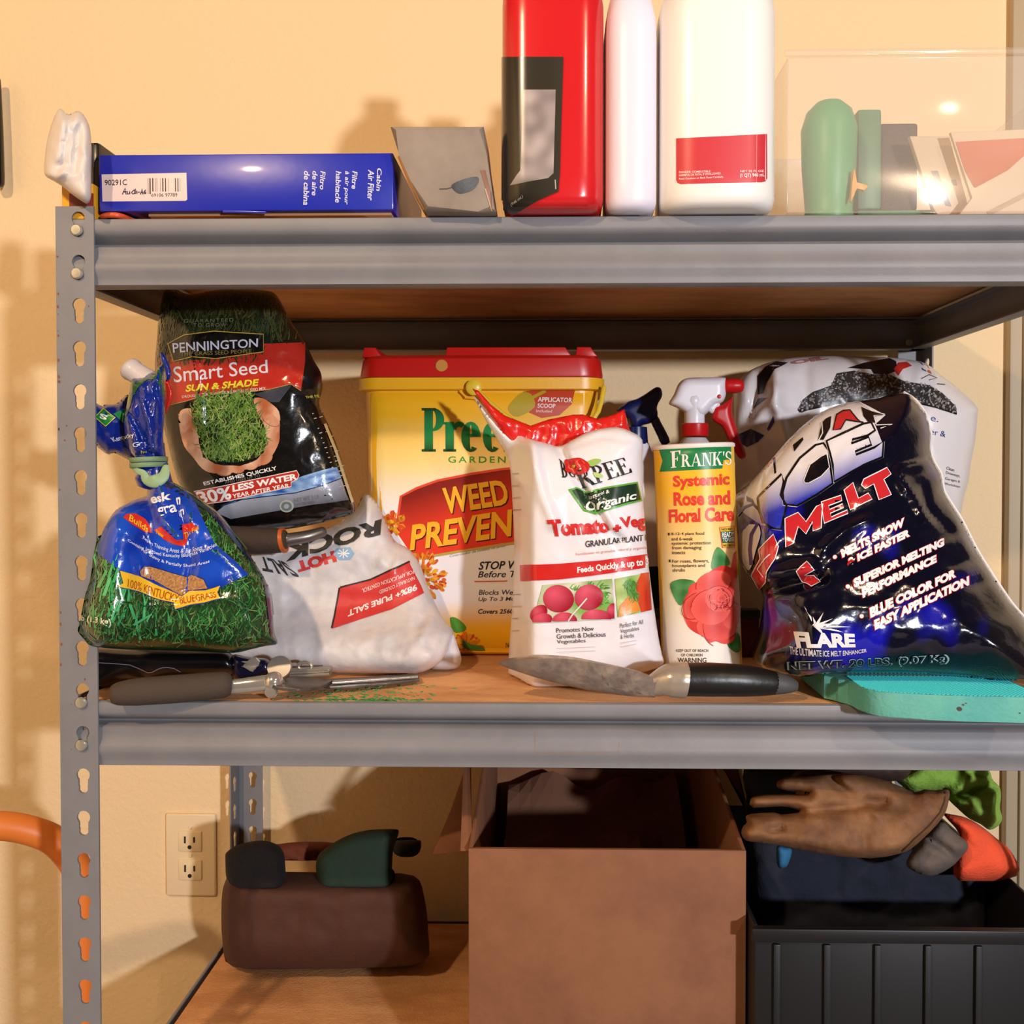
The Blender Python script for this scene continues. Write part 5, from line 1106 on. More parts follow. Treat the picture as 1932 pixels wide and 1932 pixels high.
hb_ = soft('body', bO, m_bkp, shr, lambda x, y: .060, .022, 26, Tb=.014, step=5, zmin=.0006, fix=lambda v: setattr(v, 'x', max(v.x, XP + .004)))
P = Print(hb_, shr, mat('mould_line_highlight_print', attr=True, rough=.2), name='mould_line_highlight'); P.line(m1([(20, 322), (240, 335), (420, 350), (540, 395), (640, 440), (690, 435), (760, 400), (820, 380), (880, 378), (960, 390), (1040, 432)]), 1.5, '#77727c', 1, 'mould_line_highlight', 4); P.finish()  # highlight along the moulded line, painted on as a pale strip
soft('pivot_housing', [(438, 1236), (470, 1240), (505, 1244), (514, 1262), (508, 1282), (480, 1290), (446, 1288), (436, 1270)], mat('navy_plastic_gloss', '#10122c', .2, coat=.3), shr, .052, .014, 16, step=4)
extr('catch', [at(x, y, .034) for x, y in m2([(165, 235), (230, 240), (245, 200), (300, 200), (335, 235), (320, 280), (290, 290), (275, 330), (240, 320), (235, 295), (175, 285), (165, 270), (240, 262)])], (0, .004, 0), m_cr, shr, bev=.001)
lathe('disc', [(0, .0014), (.0098, .0012), (.0105, .0003), (.0105, -.001), (0, -.001)], Matrix.Translation(at(527, 1259, .040)) @ Matrix.Rotation(R_(70), 4, 'X'), mat('brushed_disc', '#a9a39c', .35, metal=.7), shr, seg=28, sx=1.1)
bar = extr('serrated_bar', [at(x, y, .060) for x, y in m2([(608, 312), (960, 295), (972, 312), (972, 330), (612, 350)])], (0, .012, 0), m_sl, shr, bev=.0006)
bm = bmesh.new()
for rw, (ya, yb) in enumerate(((338, 322), (372, 352))):
    for k in range(34):
        x = 612 + k * 10.6; y = ya + (yb - ya) * k / 34
        p = at(*m2([(x, y)])[0], .0595); s_ = .0009
        vs = [bm.verts.new(p + Vector(d)) for d in ((-s_, 0, -s_), (s_, 0, -s_), (s_, 0, s_), (-s_, 0, s_), (0, -.0012, 0))]
        for i in range(4): bm.faces.new((vs[i], vs[(i + 1) % 4], vs[4]))
mkbm('bar_teeth', bm, m_cr, bar)['kind'] = 'stuff'
extr('lower_jaw', [at(x, y, .060) for x, y in m2([(606, 352), (972, 335), (972, 360), (608, 376)])], (0, .012, 0), m_sl, shr, bev=.0006)
bm = bmesh.new(); c0 = at(*m2([(748, 280)])[0], .063)
tube('ring', [c0 + Vector((.0062 * math.cos(a), .001, .0042 * math.sin(a))) for a in [k * 2 * math.pi / 14 for k in range(15)]], .0016, m_cr, shr, seg=8, n=2, cap=False)

# ------------------------------------------------ spilled green seed coating
bm = bmesh.new(); rnd = random.Random(15)
for k in range(300):
    px_ = 690 + rnd.gauss(0, 62); py_ = rnd.uniform(1288, 1331) if k % 4 else rnd.uniform(1310, 1331)
    if px_ < 500 or px_ > 860: continue
    p = ground(px_, py_, .0)
    if p.y < .0095: p.y = .0095 + rnd.random() * .006
    l, w_, a = rnd.uniform(.0010, .0046), rnd.uniform(.0006, .0016), rnd.gauss(0, .6); h_ = .0005
    M = Matrix.Translation((p.x, p.y, -.0008)) @ Matrix.Rotation(a, 4, 'Z')
    q = bmesh.ops.create_cube(bm, size=1)['verts']
    for v in q: v.co = M @ Vector((v.co.x * l, v.co.y * w_ * (1.4 if v.co.x > 0 else .8), (v.co.z + .5) * h_))
tag(mkbm('seed_crumbs', bm, mat('seed_green', '#5cb05a', .7, var=(300, '#2f8a5a', .3, .7))), 'green seed crumbs spilled on the board by the shears', 'crumbs', kind='stuff')

# ================================================================== TOP SHELF
TZ = SHZ[0] + .0004
def zt_(py, Y): return at(900, py, Y).z
# ------------------------------------------------ blue filter box
m_bb = mat('blue_carton', '#1526a8', .35, bump=(30, .15), coat=.15); m_kr = mat('kraft_card', '#b98a5c', .75, bump=(200, .2))
b0, b1 = at(187, 360, .004), at(742, 360, .004); zb = TZ + .0062; zh = zt_(287, .004)
bb = thing('filter_box', 'blue cabin air filter carton with white barcode label', 'box', (b0.x + .12, .08, zb))
bbo = box('carton', (b0.x, .004, zb), (b1.x, .17, zh), m_bb, bb, bev=.0012)
box('bottom_flap', (at(272, 398, .004).x, .012, zb - .0022), (at(735, 398, .004).x, .12, zb), m_kr, bb, bev=.0004)
extr('torn_flap', [at(x, y, .0036) for x, y in [(500, 398), (504, 400), (500, 402), (420, 401), (420, 396)]], (0, .002, 0), m_bb, bb, bev=.0003)
P = Print(bbo, bb, pflat, name='printed_lettering', lift=.0002)
P.poly(m6([(850, 92), (1880, 72), (1890, 395), (1870, 412), (860, 420)]), '#ead2cc', 0, 'sticker')
P.text('90291C', m6([(888, 158), (1160, 152), (1160, 222), (890, 226)]), '#2a2628', 1, .006)
P.text('69106 97789', m6([(1455, 325), (1770, 318), (1770, 360), (1457, 364)]), '#4a4446', 1, 0)
for x, w_, g in ((1412, 6, '#8a7a74'), (1432, 14, '#2a2424'), (1466, 12, '#1c1818'), (1500, 7, '#a08c84'), (1520, 5, '#8a7a74'), (1560, 5, '#a08c84'), (1588, 13, '#2a2424'), (1622, 10, '#1c1818'), (1660, 4, '#a08c84'), (1742, 10, '#1c1818'), (1772, 10, '#2a2424'), (1800, 5, '#a08c84')):
    P.poly(m6([(x, 138), (x + w_, 137), (x + w_ + 2, 300 if x > 1450 else 330), (x + 2, 300 if x > 1450 else 330)]), g, 1, 'barcode', 0)
for st in ([(1105, 335), (1140, 255), (1150, 335)], [(1115, 305), (1155, 300)], [(1165, 295), (1165, 330), (1190, 328), (1195, 290), (1195, 330)], [(1265, 285), (1240, 285), (1215, 315), (1230, 330), (1255, 322), (1262, 265), (1262, 330)], [(1280, 290), (1282, 328)], [(1295, 310), (1315, 306)], [(1325, 335), (1345, 265), (1355, 335)], [(1332, 312), (1358, 306)], [(1390, 280), (1370, 300), (1368, 325), (1390, 325), (1392, 308), (1372, 310)]):
    P.line(m6(st), 1.7, '#2a1c3a', 2, 'handwriting', 0)
# the three-language name runs down the box end
for w_, x0, x1, y0, y1 in (('Cabin', 1045, 1010, 30, 195), ('Air Filter', 990, 945, 40, 265), ('Filtre', 868, 830, 50, 180), ('à air pour', 808, 770, 50, 295), ('habitacle', 750, 710, 50, 280), ('Filtro', 635, 598, 50, 185), ('de aire', 578, 540, 50, 228), ('de cabina', 520, 478, 50, 298)):
    P.text(w_, cD([(x0, y0), (x0 - 6, y1), (x1 - 6, y1), (x1, y0)]), '#d4d3e6', 1, .018, .2)
P.finish()
sn = thing('hand_pruner', 'orange tool handle lying under the left end of the blue carton', 'garden tool', (at(200, 405, .03).x, .03, TZ))
tube('handle', [Vector((XP + .037, .008, TZ + .0027)), Vector((XP + .046, .003, TZ + .0027)), Vector((XP + .056, .010, TZ + .0027)), Vector((XP + .064, .06, TZ + .0027))], [.0023, .0025, .0025, .002], mat('orange_handle', '#d2542a', .4), sn)
tube('blade', [Vector((XP + .064, .06, TZ + .0026)), Vector((XP + .066, .12, TZ + .0024))], [.0018, .001], m_dk, sn, flat=.4, up=(0, 0, 1))
# ------------------------------------------------ white plastic bag, yellow box and black case at the left end
ybx = thing('yellow_box', 'small yellow box standing under the crumpled white bag', 'box', (XP + .018, .015, TZ))
box('carton', (XP + .003, .0045, TZ), (XP + .031, .028, zt_(338, .0)), mat('yellow_card', '#e8a524', .5), ybx, bev=.001)
box('red_stripe', (XP + .010, .0040, TZ + .006), (XP + .0313, .0047, TZ + .022), mat('red_ink', '#7a2018', .5), ybx, bev=.0002)
tag(soft('plastic_bag', [(83, 316), (86, 332), (102, 342), (118, 352), (135, 366), (152, 378), (165, 384), (172, 370), (172, 330), (173, 280), (168, 236), (150, 210), (128, 216), (112, 205), (98, 232), (88, 270)], mat('white_carrier_film', '#d9cdc4', .4, bump=(60, .4)), None, -.014, .012, 26, Tb=.012, step=5, wr=crinkle(.03, .003, 71), cr=[(m6([(150, 90), (290, 140), (390, 60)]), .004, 5), ([(110, 300), (120, 230)], .004, 7), ([(140, 320), (150, 240)], -.004, 7)]), 'crumpled white plastic bag hanging over the top of the post', 'bag')
blc = thing('black_case', 'narrow black case standing between white bag and blue carton', 'case', (at(180, 385, .06).x, .09, TZ))
box('case', (at(166, 380, .035).x, .035, TZ + .0005), (at(188, 380, .035).x, .14, zt_(262, .035)), m_bkp, blc, bev=.003)
box('case_seam', (at(176, 380, .035).x, .0343, TZ + .0015), (at(178, 380, .035).x, .0353, zt_(265, .035)), mat('seam_grey', '#3a3a3c', .5), blc, bev=.0002)
# ------------------------------------------------ grey tilted carton
gc = thing('paper_carton', 'grey and tan paper carton leaning beside the blue carton', 'carton', at(850, 408, .02))
m_gp = mat('grey_paper', '#7d7064', .6, bump=(60, .2), var=(18, '#93867a', .35, .65))
gq = [(752, 290), (774, 340), (802, 398), (902, 399), (935, 398), (927, 350), (918, 290), (912, 236), (735, 236)]
gco = pxe('front', gq, -.012, .07, m_gp, gc, bev=.004)
pxe('edge', [(750, 296), (754, 290), (776, 340), (806, 396), (798, 396), (770, 345)], -.004, .05, m_kr, gc, bev=.001)
P = Print(gco, gc, pmatte, name='printed_artwork', lift=.0003)
P.poly(m7([(540, 180), (560, 150), (640, 115), (740, 90), (785, 100), (780, 150), (730, 210), (650, 240), (590, 235)]), '#3b3c3a', 1, 'printed_artwork', sm=3)
P.line(m7([(430, 200), (500, 198), (545, 185)]), 2, '#5a5248', 1, 'printed_artwork')
P.poly(m7([(800, 30), (845, 30), (900, 240), (912, 400), (880, 300)]), '#8a5a40', 1, 'printed_artwork'); P.line(m7([(845, 200), (880, 310), (905, 400)]), 2.2, '#c39a6a', 2, 'printed_artwork')
P.finish()
# ------------------------------------------------ bottles
def bottle(name, label, cat, px0, px1, Y0, Y1, rbev, m, H, capc, capm, nx=.5, arch=0.0, zlift=0):
    xa, xb = at(px0, 380, Y0 + rbev).x, at(px1, 380, Y0 + rbev).x; cx, cy = (xa + xb) / 2, (Y0 + Y1) / 2; hx, hy = (xb - xa) / 2, (Y1 - Y0) / 2
    t = thing(name, label, cat, (cx, cy, TZ)); z0 = TZ + .0006 + zlift
    r = min(rbev, hx * .95, hy * .95); ncx = xa + (xb - xa) * nx
    L = [(cx, cy, hx - .009, hy - .009, min(r * .8, (hx - .009) * .9), z0), (cx, cy, hx - .004, hy - .004, min(r * .9, (hx - .004) * .9), z0 + .0015), (cx, cy, hx - .001, hy - .001, min(r, (hx - .001) * .9), z0 + .005), (cx, cy, hx, hy, r, z0 + .010)]
    for i in range(1, 11): L.append((cx, cy, hx, hy, r, z0 + .010 + (H - .07) * i / 10))
    for k, q in ((.045, .97), (.03, .85), (.018, .62), (.01, .42)):
        L.append((cx + (ncx - cx) * (1 - q), cy, max(hx * q, .016), max(hy * q, .016), min(r, max(hx * q, .016) * .9, max(hy * q, .016) * .9), z0 + H - k))
    b = rstack('bottle_body', L, m, t)
    lathe('cap', [(0, 0), (.0175, 0), (.018, .001), (.018, .02), (.016, .022), (0, .022)], Matrix.Translation((cx + (ncx - cx) * .58, cy, z0 + H - .0105)), capm, t, seg=32)
    return t, b
rt, rb_ = bottle('oil_bottle', 'red motor oil bottle with slanted black label', 'bottle', 948, 1138, -.022, .085, .022, mat('red_bottle', '#cf1f24', .22, coat=.3), .235, None, mat('black_cap', '#161516', .4), .3)
P = Print(rb_, rt, mat('bottle_label_print', rough=.25, attr=True, coat=.2), name='label', lift=.0009)
P.poly(m7([(985, 400), (980, 30), (960, -1000), (1560, -1000), (1535, -200), (1530, 30), (1515, 225), (1340, 300), (1210, 370), (1120, 425)]), lambda x, y: mixc('#17130f', '#3f3a2e', (x - 960) / 130), 0, 'label_field', 3)
P.poly(m7([(1080, 170), (1130, 90), (1170, 35), (1200, -700), (1490, -700), (1470, 60), (1420, 105), (1250, 135)]), lambda x, y: mixc('#7a706c', '#b8aaa6', .5 + noise.noise((x * .03, y * .03, 2))), 1, 'label_field', 7)
P.text('(946 mL)', m7([(1085, 330), (1190, 255), (1195, 285), (1095, 360)]), '#a8a49c', 2, 0)
P.line(m7([(1485, 120), (1490, 205)]), 2.0, '#b8b2a2', 2, 'label_marks', 0)
P.finish()
bottle('cleaner_bottle', 'plain white plastic bottle between red bottle and labelled white jug', 'bottle', 1141, 1238, -.016, .06, .02, mat('white_hdpe', '#e6e0ee', .35), .21, None, mat('white_cap', '#d8d4da', .4))
jt, jb = bottle('fluid_jug', 'white one quart jug with red warning label', 'bottle', 1244, 1459, -.024, .07, .03, mat('ivory_hdpe', '#f1ede6', .32, coat=.1), .225, None, mat('red_cap', '#b8231f', .4))
P = Print(jb, jt, mat('jug_label_print', rough=.4, attr=True), name='label', lift=.0003)
P.poly(m8([(705, -260), (1530, -300), (1532, 105), (1515, 132), (1480, 140), (1100, 146), (745, 157), (718, 145), (706, 120)]), '#c8303a', 0, 'label_field', 8)
P.text('DANGER: COMBUSTIBLE.', m8([(732, 40), (1020, 32), (1020, 50), (733, 60)]), '#f0dcd8', 1, .01); P.text('HARMFUL OR FATAL IF SWALLOWED.', m8([(732, 68), (1112, 50), (1113, 70), (733, 88)]), '#f0dcd8', 1, .01); P.text('Read Cautions on Back Panel Carefully.', m8([(732, 100), (1135, 82), (1136, 104), (733, 124)]), '#f0dcd8', 1, .012)
P.text('NET 32 FL OZ', m8([(1285, 32), (1500, 28), (1500, 46), (1286, 50)]), '#f0dcd8', 1, .02); P.text('(1 QT) 946 mL', m8([(1283, 62), (1504, 55), (1505, 98), (1284, 104)]), '#f4e6e2', 1, .02)
P.finish()
# ------------------------------------------------ clear bin with green and paper contents
m_cl = clear_mat('clear_bin_plastic', '#d9cfc4', .84, .1)
qx0, qx1 = at(1484, 380, .002).x, XP + UW - .036
cb_ = thing('storage_bin', 'clear plastic storage bin holding green things and papers', 'bin', ((qx0 + qx1) / 2, .12, TZ))
zc1 = zt_(112, .0)
box('front_wall', (qx0, .0015, TZ + .0008), (qx1, .0033, zc1), m_cl, cb_, bev=.0006); box('back_wall', (qx0, .248, TZ + .0008), (qx1, .25, zc1), m_cl, cb_, bev=.0006)
box('side_wall', (qx0, .0033, TZ + .0008), (qx0 + .0018, .248, zc1), m_cl, cb_, bev=.0006); box('side_wall', (qx1 - .0018, .0033, TZ + .0008), (qx1, .248, zc1), m_cl, cb_, bev=.0006)
box('bin_floor', (qx0 + .0018, .0033, TZ + .0006), (qx1 - .0018, .248, TZ + .0024), m_cl, cb_, bev=.0004)
box('bin_rim', (qx0 - .003, -.002, zc1), (qx1 + .003, .003, zc1 + .006), m_cl, cb_, bev=.002)
gz = TZ + .0028
gb = thing('green_pot', 'light green plastic pot with yellow rim strip inside the clear bin', 'pot', (at(1565, 400, .04).x, .045, gz))
gxc = at(1563, 400, .045).x
lathe('pot', [(0, 0), (.0215, 0), (.0225, .002), (.0205, .012), (.0215, .026), (.0235, .05), (.0245, .085), (.02, .10), (.012, .108), (0, .108)], Matrix.Translation((gxc, .045, gz)), mat('mint_plastic', '#5fae74', .4), gb, seg=36)
pxe('rim_strip', n1([(552, 20), (576, 20), (578, 130), (676, 140), (674, 165), (640, 195), (580, 160), (570, 220), (540, 280), (528, 275), (552, 160)]), .02, .004, mat('yellow_plastic', '#e8a82c', .4), gb, bev=.0008)
dg_ = thing('green_caddy', 'dark green open tray standing inside the clear bin', 'tray', (at(1690, 400, .08).x, .09, gz))
xq0, xq1 = at(1618, 380, .06).x, at(1768, 380, .06).x; m_dg = mat('forest_plastic', '#4f8a62', .45)
box('tray_base', (xq0, .06, gz), (xq1, .14, gz + .018), m_dg, dg_, bev=.003); box('tray_side', (xq0, .06, gz + .018), (xq0 + .022, .14, gz + .11), m_dg, dg_, bev=.003)
box('dark_block', (xq0 + .023, .068, gz + .019), (xq1 - .014, .13, gz + .10), mat('dark_weave', '#57463e', .7, bump=(500, .6, 2)), dg_, bev=.003)
bk = thing('booklet', 'cream booklet with grey stripe slanting in the clear bin', 'booklet', (at(1800, 395, .05).x, .06, gz))
pp = n1([(1100, 20), (1200, 330), (1240, 390), (1440, 390), (1480, 300), (1400, 20), (1330, -250), (1010, -250)])
bko = pxe('cover', pp, .045, .006, mat('cream_paper', '#e0c6a6', .6), bk, bev=.0006)
P = Print(bko, bk, pmatte, name='printed_stripe', lift=.0003); P.poly(n1([(1180, 32), (1235, 32), (1345, 318), (1300, 310)]), '#8a7f80', 1); P.poly(n1([(1340, 110), (1380, 100), (1390, 150), (1360, 150)]), '#7a6a58', 1); P.finish()
cd2 = thing('folded_card', 'orange panelled card leaning against the right side of the bin', 'card', (at(1900, 395, .03).x, .04, gz))
cdo = pxe('card', n1([(1400, 392), (1520, 250), (1440, 20), (1340, -280), (2300, -320), (2300, 380)]), .030, .004, mat('ivory_card', '#e8cfae', .55), cd2, bev=.0005)
P = Print(cdo, cd2, pmatte, name='printed_panel', lift=.0003); P.poly(n1([(1455, 30), (1380, -200), (2100, -240), (1800, 30), (1545, 168), (1530, 165)]), '#d9764a', 1); P.line(n1([(1640, 380), (1932, 230), (2200, 100)]), 9, '#cdb49a', 1); P.finish()
drk = thing('brown_case', 'dark brown case standing between white jug and clear bin', 'case', (at(1470, 400, .1).x, .12, TZ))
box('case', (qx0 - .05, .09, TZ + .0005), (qx0 - .004, .2, zt_(250, .09)), mat('dark_brown_vinyl', '#4a2f2a', .5), drk, bev=.004)
box('case_clasp', (qx0 - .03, .0885, zt_(300, .09)), (qx0 - .02, .0905, zt_(285, .09)), m_riv, drk, bev=.0004)

# ================================================================== BELOW AND BESIDE
# bent orange tube standing at the left of the unit, both legs on the floor
hp = [at(-60, 1562, .13), at(0, 1558, .14), at(60, 1568, .15), at(110, 1592, .16), at(150, 1650, .17), at(154, 1730, .17)]
l0 = hp[0] + Vector((-.05, 0, -.02)); l1 = l0 + Vector((-.03, 0, -.07)); g0 = Vector((l1.x - .005, l1.y, -1.035)); g1 = Vector((hp[-1].x, .17, -1.035))
tag(tube('tube_frame', [g0, l1, l0] + hp + [(hp[-1] + g1) / 2, g1], .0146, mat('orange_painted_tube', '#e07a2e', .45), None, seg=18, n=6), 'bent orange tube frame standing on the floor beside the left post', 'frame')
tag(tube('strap_handle', [at(-8, 150, WY - .02), at(-6, 250, WY - .02), at(-5, 330, WY - .02), at(-4, 347, WY - .02)], [.006, .008, .009, .008], m_bkp, None, seg=14), 'black handle hanging on the wall at the upper left edge', 'handle')
LZ = SHZ[2] + .0004
# ------------------------------------------------ open cardboard carton
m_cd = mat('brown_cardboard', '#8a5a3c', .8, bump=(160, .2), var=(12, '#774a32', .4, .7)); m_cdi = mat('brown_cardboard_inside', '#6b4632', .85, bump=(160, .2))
cx0, cx1 = at(884, 1600, .04).x, at(1408, 1600, .04).x; fz = at(1100, 1603, .04).z; bz = -.085
crt = thing('cardboard_box', 'open brown cardboard box with raised flaps on the bottom shelf', 'box', ((cx0 + cx1) / 2, .18, LZ))
box('front_panel', (cx0, .04, LZ), (cx1, .0435, fz), m_cd, crt, bev=.0005); box('back_panel', (cx0, .40, LZ), (cx1, .4035, bz + .015), m_cd, crt, bev=.0005)
extr('side_panel', [(cx0, .0435, LZ), (cx0, .40, LZ), (cx0, .40, bz), (cx0, .0435, fz)], (.0035, 0, 0), m_cd, crt, bev=.0004); extr('side_panel', [(cx1 - .0035, .0435, LZ), (cx1 - .0035, .40, LZ), (cx1 - .0035, .40, bz), (cx1 - .0035, .0435, fz)], (.0035, 0, 0), m_cd, crt, bev=.0004)
box('bottom_panel', (cx0 + .0035, .0435, LZ), (cx1 - .0035, .40, LZ + .004), m_cd, crt, bev=.0005)
extr('flap', [at(884, 1606, .05), at(873, 1606, .05), at(815, 1612, .09), at(850, 1530, .20), at(877, 1450, .30), at(884, 1440, .30)], (.003, .002, 0), m_cd, crt, bev=.0004)
extr('flap', [at(884, 1606, .045), at(880, 1440, .16), at(874, 1440, .16), at(868, 1606, .045)], (.0035, .003, 0), m_cd, crt, bev=.0004)
extr('flap', [at(1408, 1540, .25), at(1414, 1532, .25), at(1408, 1512, .25), at(1355, 1440, .25), at(1390, 1440, .25)], (.002, .003, 0), m_cd, crt, bev=.0004)
extr('flap', [(cx0 + .005, .046, fz - .004), (cx1 - .005, .046, fz - .004), (cx1 - .02, .12, fz - .075), (cx0 + .02, .12, fz - .075)], (0, .001, .003), m_cdi, crt, bev=.0004)
cl_ = thing('paper_sheet', 'crumpled brown paper lying inside the open cardboard box', 'paper', ((cx0 + cx1) / 2, .2, LZ + .02))
rnd = random.Random(3); nx_, ny_ = 16, 12
V = []; F = []
for j in range(ny_):
    for i in range(nx_):
        x = cx0 + .02 + (cx1 - cx0 - .04) * i / (nx_ - 1); y = .13 + .24 * j / (ny_ - 1)
        V.append((x, y, -.30 + .12 * (j / ny_) + .05 * noise.noise((x * 14, y * 14, 2))))
for j in range(ny_ - 1):
    for i in range(nx_ - 1): F.append([j * nx_ + i, j * nx_ + i + 1, (j + 1) * nx_ + i + 1, (j + 1) * nx_ + i])
pso = mk('sheet', V, F, m_cdi, cl_, smooth=False)
sm_ = pso.modifiers.new('thickness', 'SOLIDIFY'); sm_.thickness = .0015
# ------------------------------------------------ crate with work gloves and rags at the right
m_ck = mat('black_crate_plastic', '#121113', .45)
kx0, kx1 = at(1424, 1700, .014).x, XP + UW - .042; kz = -.20
crk = thing('crate', 'black plastic crate full of gloves and rags beside the cardboard box', 'crate', ((kx0 + kx1) / 2, .2, LZ))
for nm, a, b in (('front_wall', (kx0, .014, LZ), (kx1, .018, kz)), ('back_wall', (kx0, .30, LZ), (kx1, .304, kz)), ('side_wall', (kx0, .018, LZ), (kx0 + .004, .30, kz)), ('side_wall', (kx1 - .004, .018, LZ), (kx1, .30, kz)), ('crate_floor', (kx0 + .004, .018, LZ), (kx1 - .004, .30, LZ + .004))):
    box(nm, a, b, m_ck, crk, bev=.0012)
box('crate_rim', (kx0 - .003, .010, kz - .012), (kx1 + .003, .0145, kz), m_ck, crk, bev=.001)
for k in range(5): box('wall_rib', (kx0 + .016 + k * .044, .0105, LZ + .01), (kx0 + .022 + k * .044, .0142, kz - .014), m_ck, crk, bev=.0006)
m_lea = mat('tan_leather', '#8a5f3a', .75, bump=(90, .6, 5), var=(24, '#573720', .35, .7))
gl = thing('work_glove', 'tan leather work glove with wide cuff on top of the pile', 'glove', at(1580, 1600, .03))
gO = n4([(30, 470), (45, 420), (70, 400), (60, 360), (100, 340), (250, 330), (300, 345), (420, 330), (400, 310), (300, 290), (110, 300), (90, 250), (130, 215), (300, 205), (480, 205), (380, 190), (280, 170), (270, 130), (330, 95), (430, 90), (560, 80), (700, 70), (820, 75), (980, 110), (1100, 155), (1195, 195), (1260, 175), (1330, 182), (1400, 175), (1432, 190), (1425, 260), (1400, 340), (1340, 420), (1260, 500), (1180, 570), (1090, 610), (900, 640), (650, 620), (480, 590), (330, 560), (210, 540), (130, 530), (60, 520)])
gb_ = soft('glove', gO, m_lea, gl, lambda x, y: .062 - .03 * sstep(1470, 1600, y), .02, 24, Tb=.018, zmin=kz + .001, step=6, sm=2, wr=crinkle(.015, .005, 81), cr=[(n4([(450, 330), (800, 290), (1000, 250)]), -.008, 9), (n4([(640, 110), (740, 180), (960, 300)]), -.008, 10), (n4([(700, 90), (820, 230), (950, 340)]), .007, 10), (n4([(230, 450), (300, 430)]), -.008, 7), (n4([(850, 470), (880, 600)]), -.003, 6), (n4([(420, 330), (200, 340)]), -.006, 6)])
P = Print(gb_, gl, pmatte, name='cuff_seam', lift=.0005)
P.line(n4([(1400, 190), (1395, 260), (1365, 330), (1290, 420), (1200, 500), (1110, 590)]), 2.4, '#4a2c1a', 0); P.line(n4([(1432, 200), (1425, 265), (1400, 340), (1335, 425), (1255, 505), (1175, 575)]), 2.2, '#b58a64', 0); P.finish()
tag(soft('work_glove', n4([(1260, 500), (1330, 420), (1390, 395), (1440, 440), (1500, 490), (1550, 530), (1552, 580), (1520, 620), (1440, 700), (1300, 760), (1150, 700), (1160, 620)]), mat('grey_suede', '#5f534c', .85, bump=(150, .4, 4)), None, .068, .014, 22, step=6, sm=3, zmin=kz + .001, wr=crinkle(.02, .004, 83), cr=[(n4([(1290, 510), (1390, 570), (1470, 640)]), -.009, 7)]), 'grey suede glove tucked under the tan leather glove', 'glove')
tag(soft('rag', n4([(1390, 345), (1450, 345), (1540, 365), (1640, 420), (1740, 500), (1850, 600), (1880, 760), (1500, 800), (1460, 600), (1500, 480)]), mat('orange_fabric', '#e2502c', .9, bump=(400, .4, 2)), None, .105, .022, 34, step=6, sm=3, zmin=kz + .001, wr=crinkle(.012, .005, 85)), 'bright orange cloth bulging beside the grey glove', 'cloth')
tag(soft('rag', n4([(1060, 95), (1150, 55), (1300, -40), (1500, -60), (1640, 0), (1700, 50), (1720, 110), (1765, 155), (1778, 220), (1770, 300), (1785, 370), (1760, 420), (1700, 448), (1640, 410), (1560, 370), (1480, 300), (1420, 240), (1400, 190), (1200, 200), (1110, 150)]), mat('lime_knit', '#7fa83c', .9, bump=(260, .7, 3), var=(20, '#8fb84a', .35, .7)), None, .172, .024, 26, step=5, sm=3, wr=crinkle(.016, .006, 87), cr=[(n4([(1440, 215), (1540, 210), (1640, 170), (1750, 150)]), -.012, 8), (n4([(1440, 190), (1500, 170), (1580, 70)]), .010, 9), (n4([(1440, 255), (1560, 270), (1640, 330)]), .010, 9), (n4([(1570, 60), (1650, 85), (1700, 100)]), -.010, 6)]), 'lime green knitted cloth at the back of the crate', 'cloth')
tag(soft('rag', n4([(270, 560), (330, 565), (370, 580), (360, 640), (330, 700), (275, 690)]), mat('blue_fabric', '#2f6f9a', .8), None, .085, .010, 16, step=5, zmin=kz + .001), 'blue cloth peeping out under the tan glove', 'cloth')
tag(soft('work_glove', n4([(360, 105), (400, 50), (480, 0), (600, -60), (900, -80), (1100, -20), (1165, 30), (1160, 75), (1090, 120), (900, 110), (700, 90), (480, 80), (420, 95)]), mat('dark_leather', '#3a2820', .7, bump=(90, .5, 4)), None, .115, .014, 18, step=6, sm=3, wr=crinkle(.02, .004, 89)), 'dark leather glove lying behind the tan glove', 'glove')
tag(soft('backing', [(1412, 1600), (1408, 1500), (1404, 1446), (1480, 1440), (1600, 1440), (1668, 1446), (1680, 1520), (1730, 1592), (1830, 1600), (1868, 1625), (1872, 1800), (1860, 1900), (1440, 1900), (1428, 1800)], mat('navy_cloth', '#151a2a', .9, bump=(200, .5, 3)), None, .172, .03, 40, Tb=.03, step=8, sm=2, zmin=LZ + .005, fix=lambda v: setattr(v, 'x', min(max(v.x, kx0 + .006), kx1 - .006)), wr=crinkle(.015, .006, 99)), 'dark navy cloth backing added in the crate behind the gloves', 'backing')  # dark cloth added to fill the crate and blacken the background behind the gloves
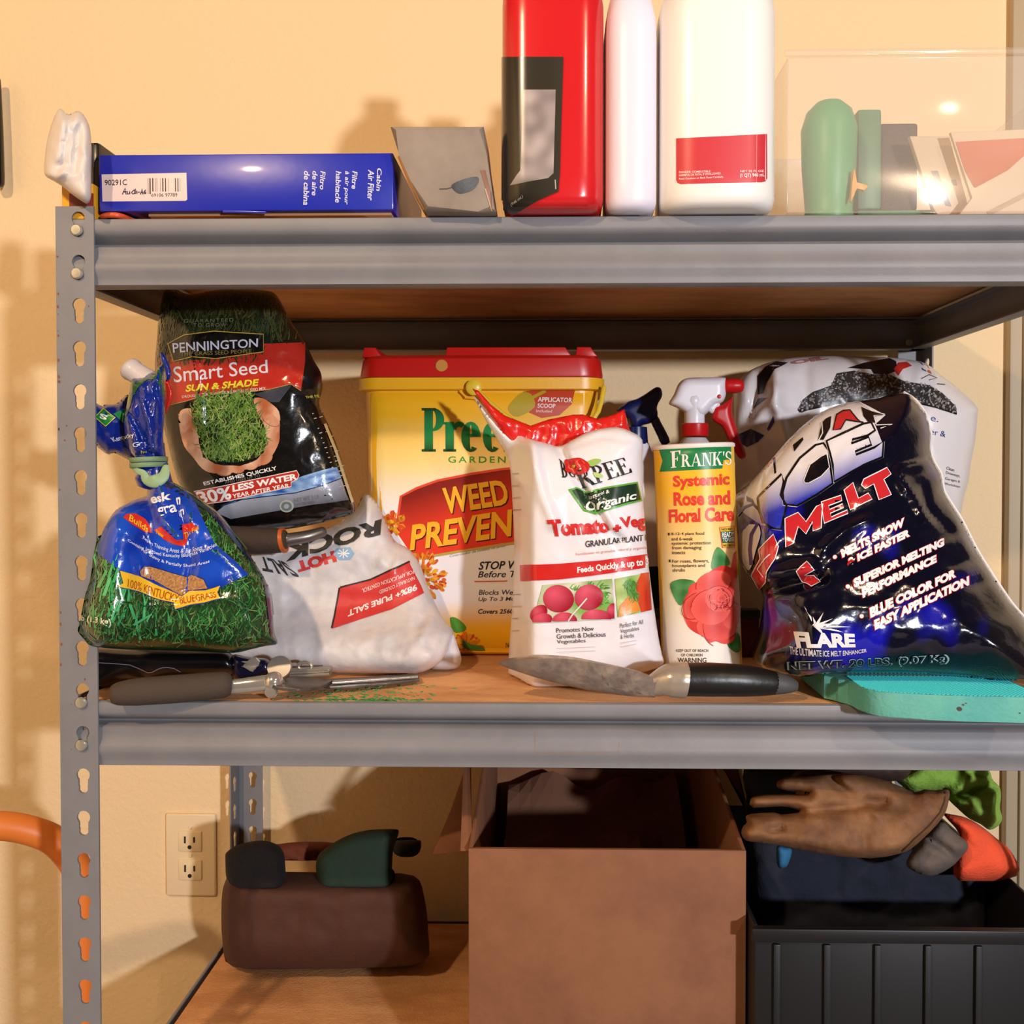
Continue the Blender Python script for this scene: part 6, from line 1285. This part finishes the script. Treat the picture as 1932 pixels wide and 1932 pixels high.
# ------------------------------------------------ dark clothes heap at the left
tag(soft('duffel_bag', [(424, 1665), (436, 1650), (460, 1645), (500, 1644), (560, 1645), (640, 1646), (700, 1647), (780, 1652), (800, 1690), (808, 1760), (800, 1815), (700, 1826), (560, 1828), (440, 1824), (420, 1780), (418, 1700)], mat('dark_brown_canvas', '#4a2a1e', .85, bump=(200, .4)), None, lambda x, y: .30, .07, 60, Tb=.06, step=8, sm=3, wr=crinkle(.012, .007, 91), zmin=LZ + .0005, fix=lambda v: setattr(v, 'z', min(v.z, -.2745))), 'dark brown canvas bag slumped under the rear post', 'bag')
tag(soft('knit_cap', [(425, 1622), (432, 1604), (455, 1592), (490, 1586), (515, 1590), (532, 1602), (538, 1630), (530, 1690), (440, 1692)], mat('black_knit', '#140f10', .95, bump=(260, .8, 3)), None, .262, .025, 22, step=4, sm=3, zmin=-.2735, wr=crinkle(.04, .004, 93)), 'black knitted cap on the dark brown bag', 'cap')
tag(soft('shirt', [(515, 1604), (530, 1592), (580, 1588), (630, 1590), (660, 1598), (650, 1640), (640, 1690), (530, 1690)], mat('rust_fabric', '#7a3a22', .9, bump=(300, .3)), None, .33, .018, 16, step=5, sm=3, zmin=-.2735, wr=crinkle(.03, .005, 95)), 'rust brown cloth folded beside the black knitted cap', 'cloth')
tag(soft('fleece', n2([(770, 680), (830, 620), (920, 560), (1020, 515), (1120, 490), (1220, 482), (1330, 480), (1362, 495), (1345, 560), (1320, 640), (1310, 800), (1300, 980), (820, 980), (760, 800)]), mat('forest_fleece', '#22382a', .95, bump=(200, .5, 3)), None, .27, .03, 30, step=6, sm=3, zmin=-.2735, wr=crinkle(.012, .004, 97)), 'dark green fleece folded over the brown bag', 'cloth')
tag(soft('pouch', n2([(1310, 680), (1330, 600), (1350, 562), (1500, 560), (1525, 580), (1520, 700), (1510, 960), (1330, 960)]), mat('black_nylon', '#121a18', .8), None, .35, .03, 22, step=6, sm=2, zmin=-.2735), 'black nylon pouch behind the green fleece', 'pouch')
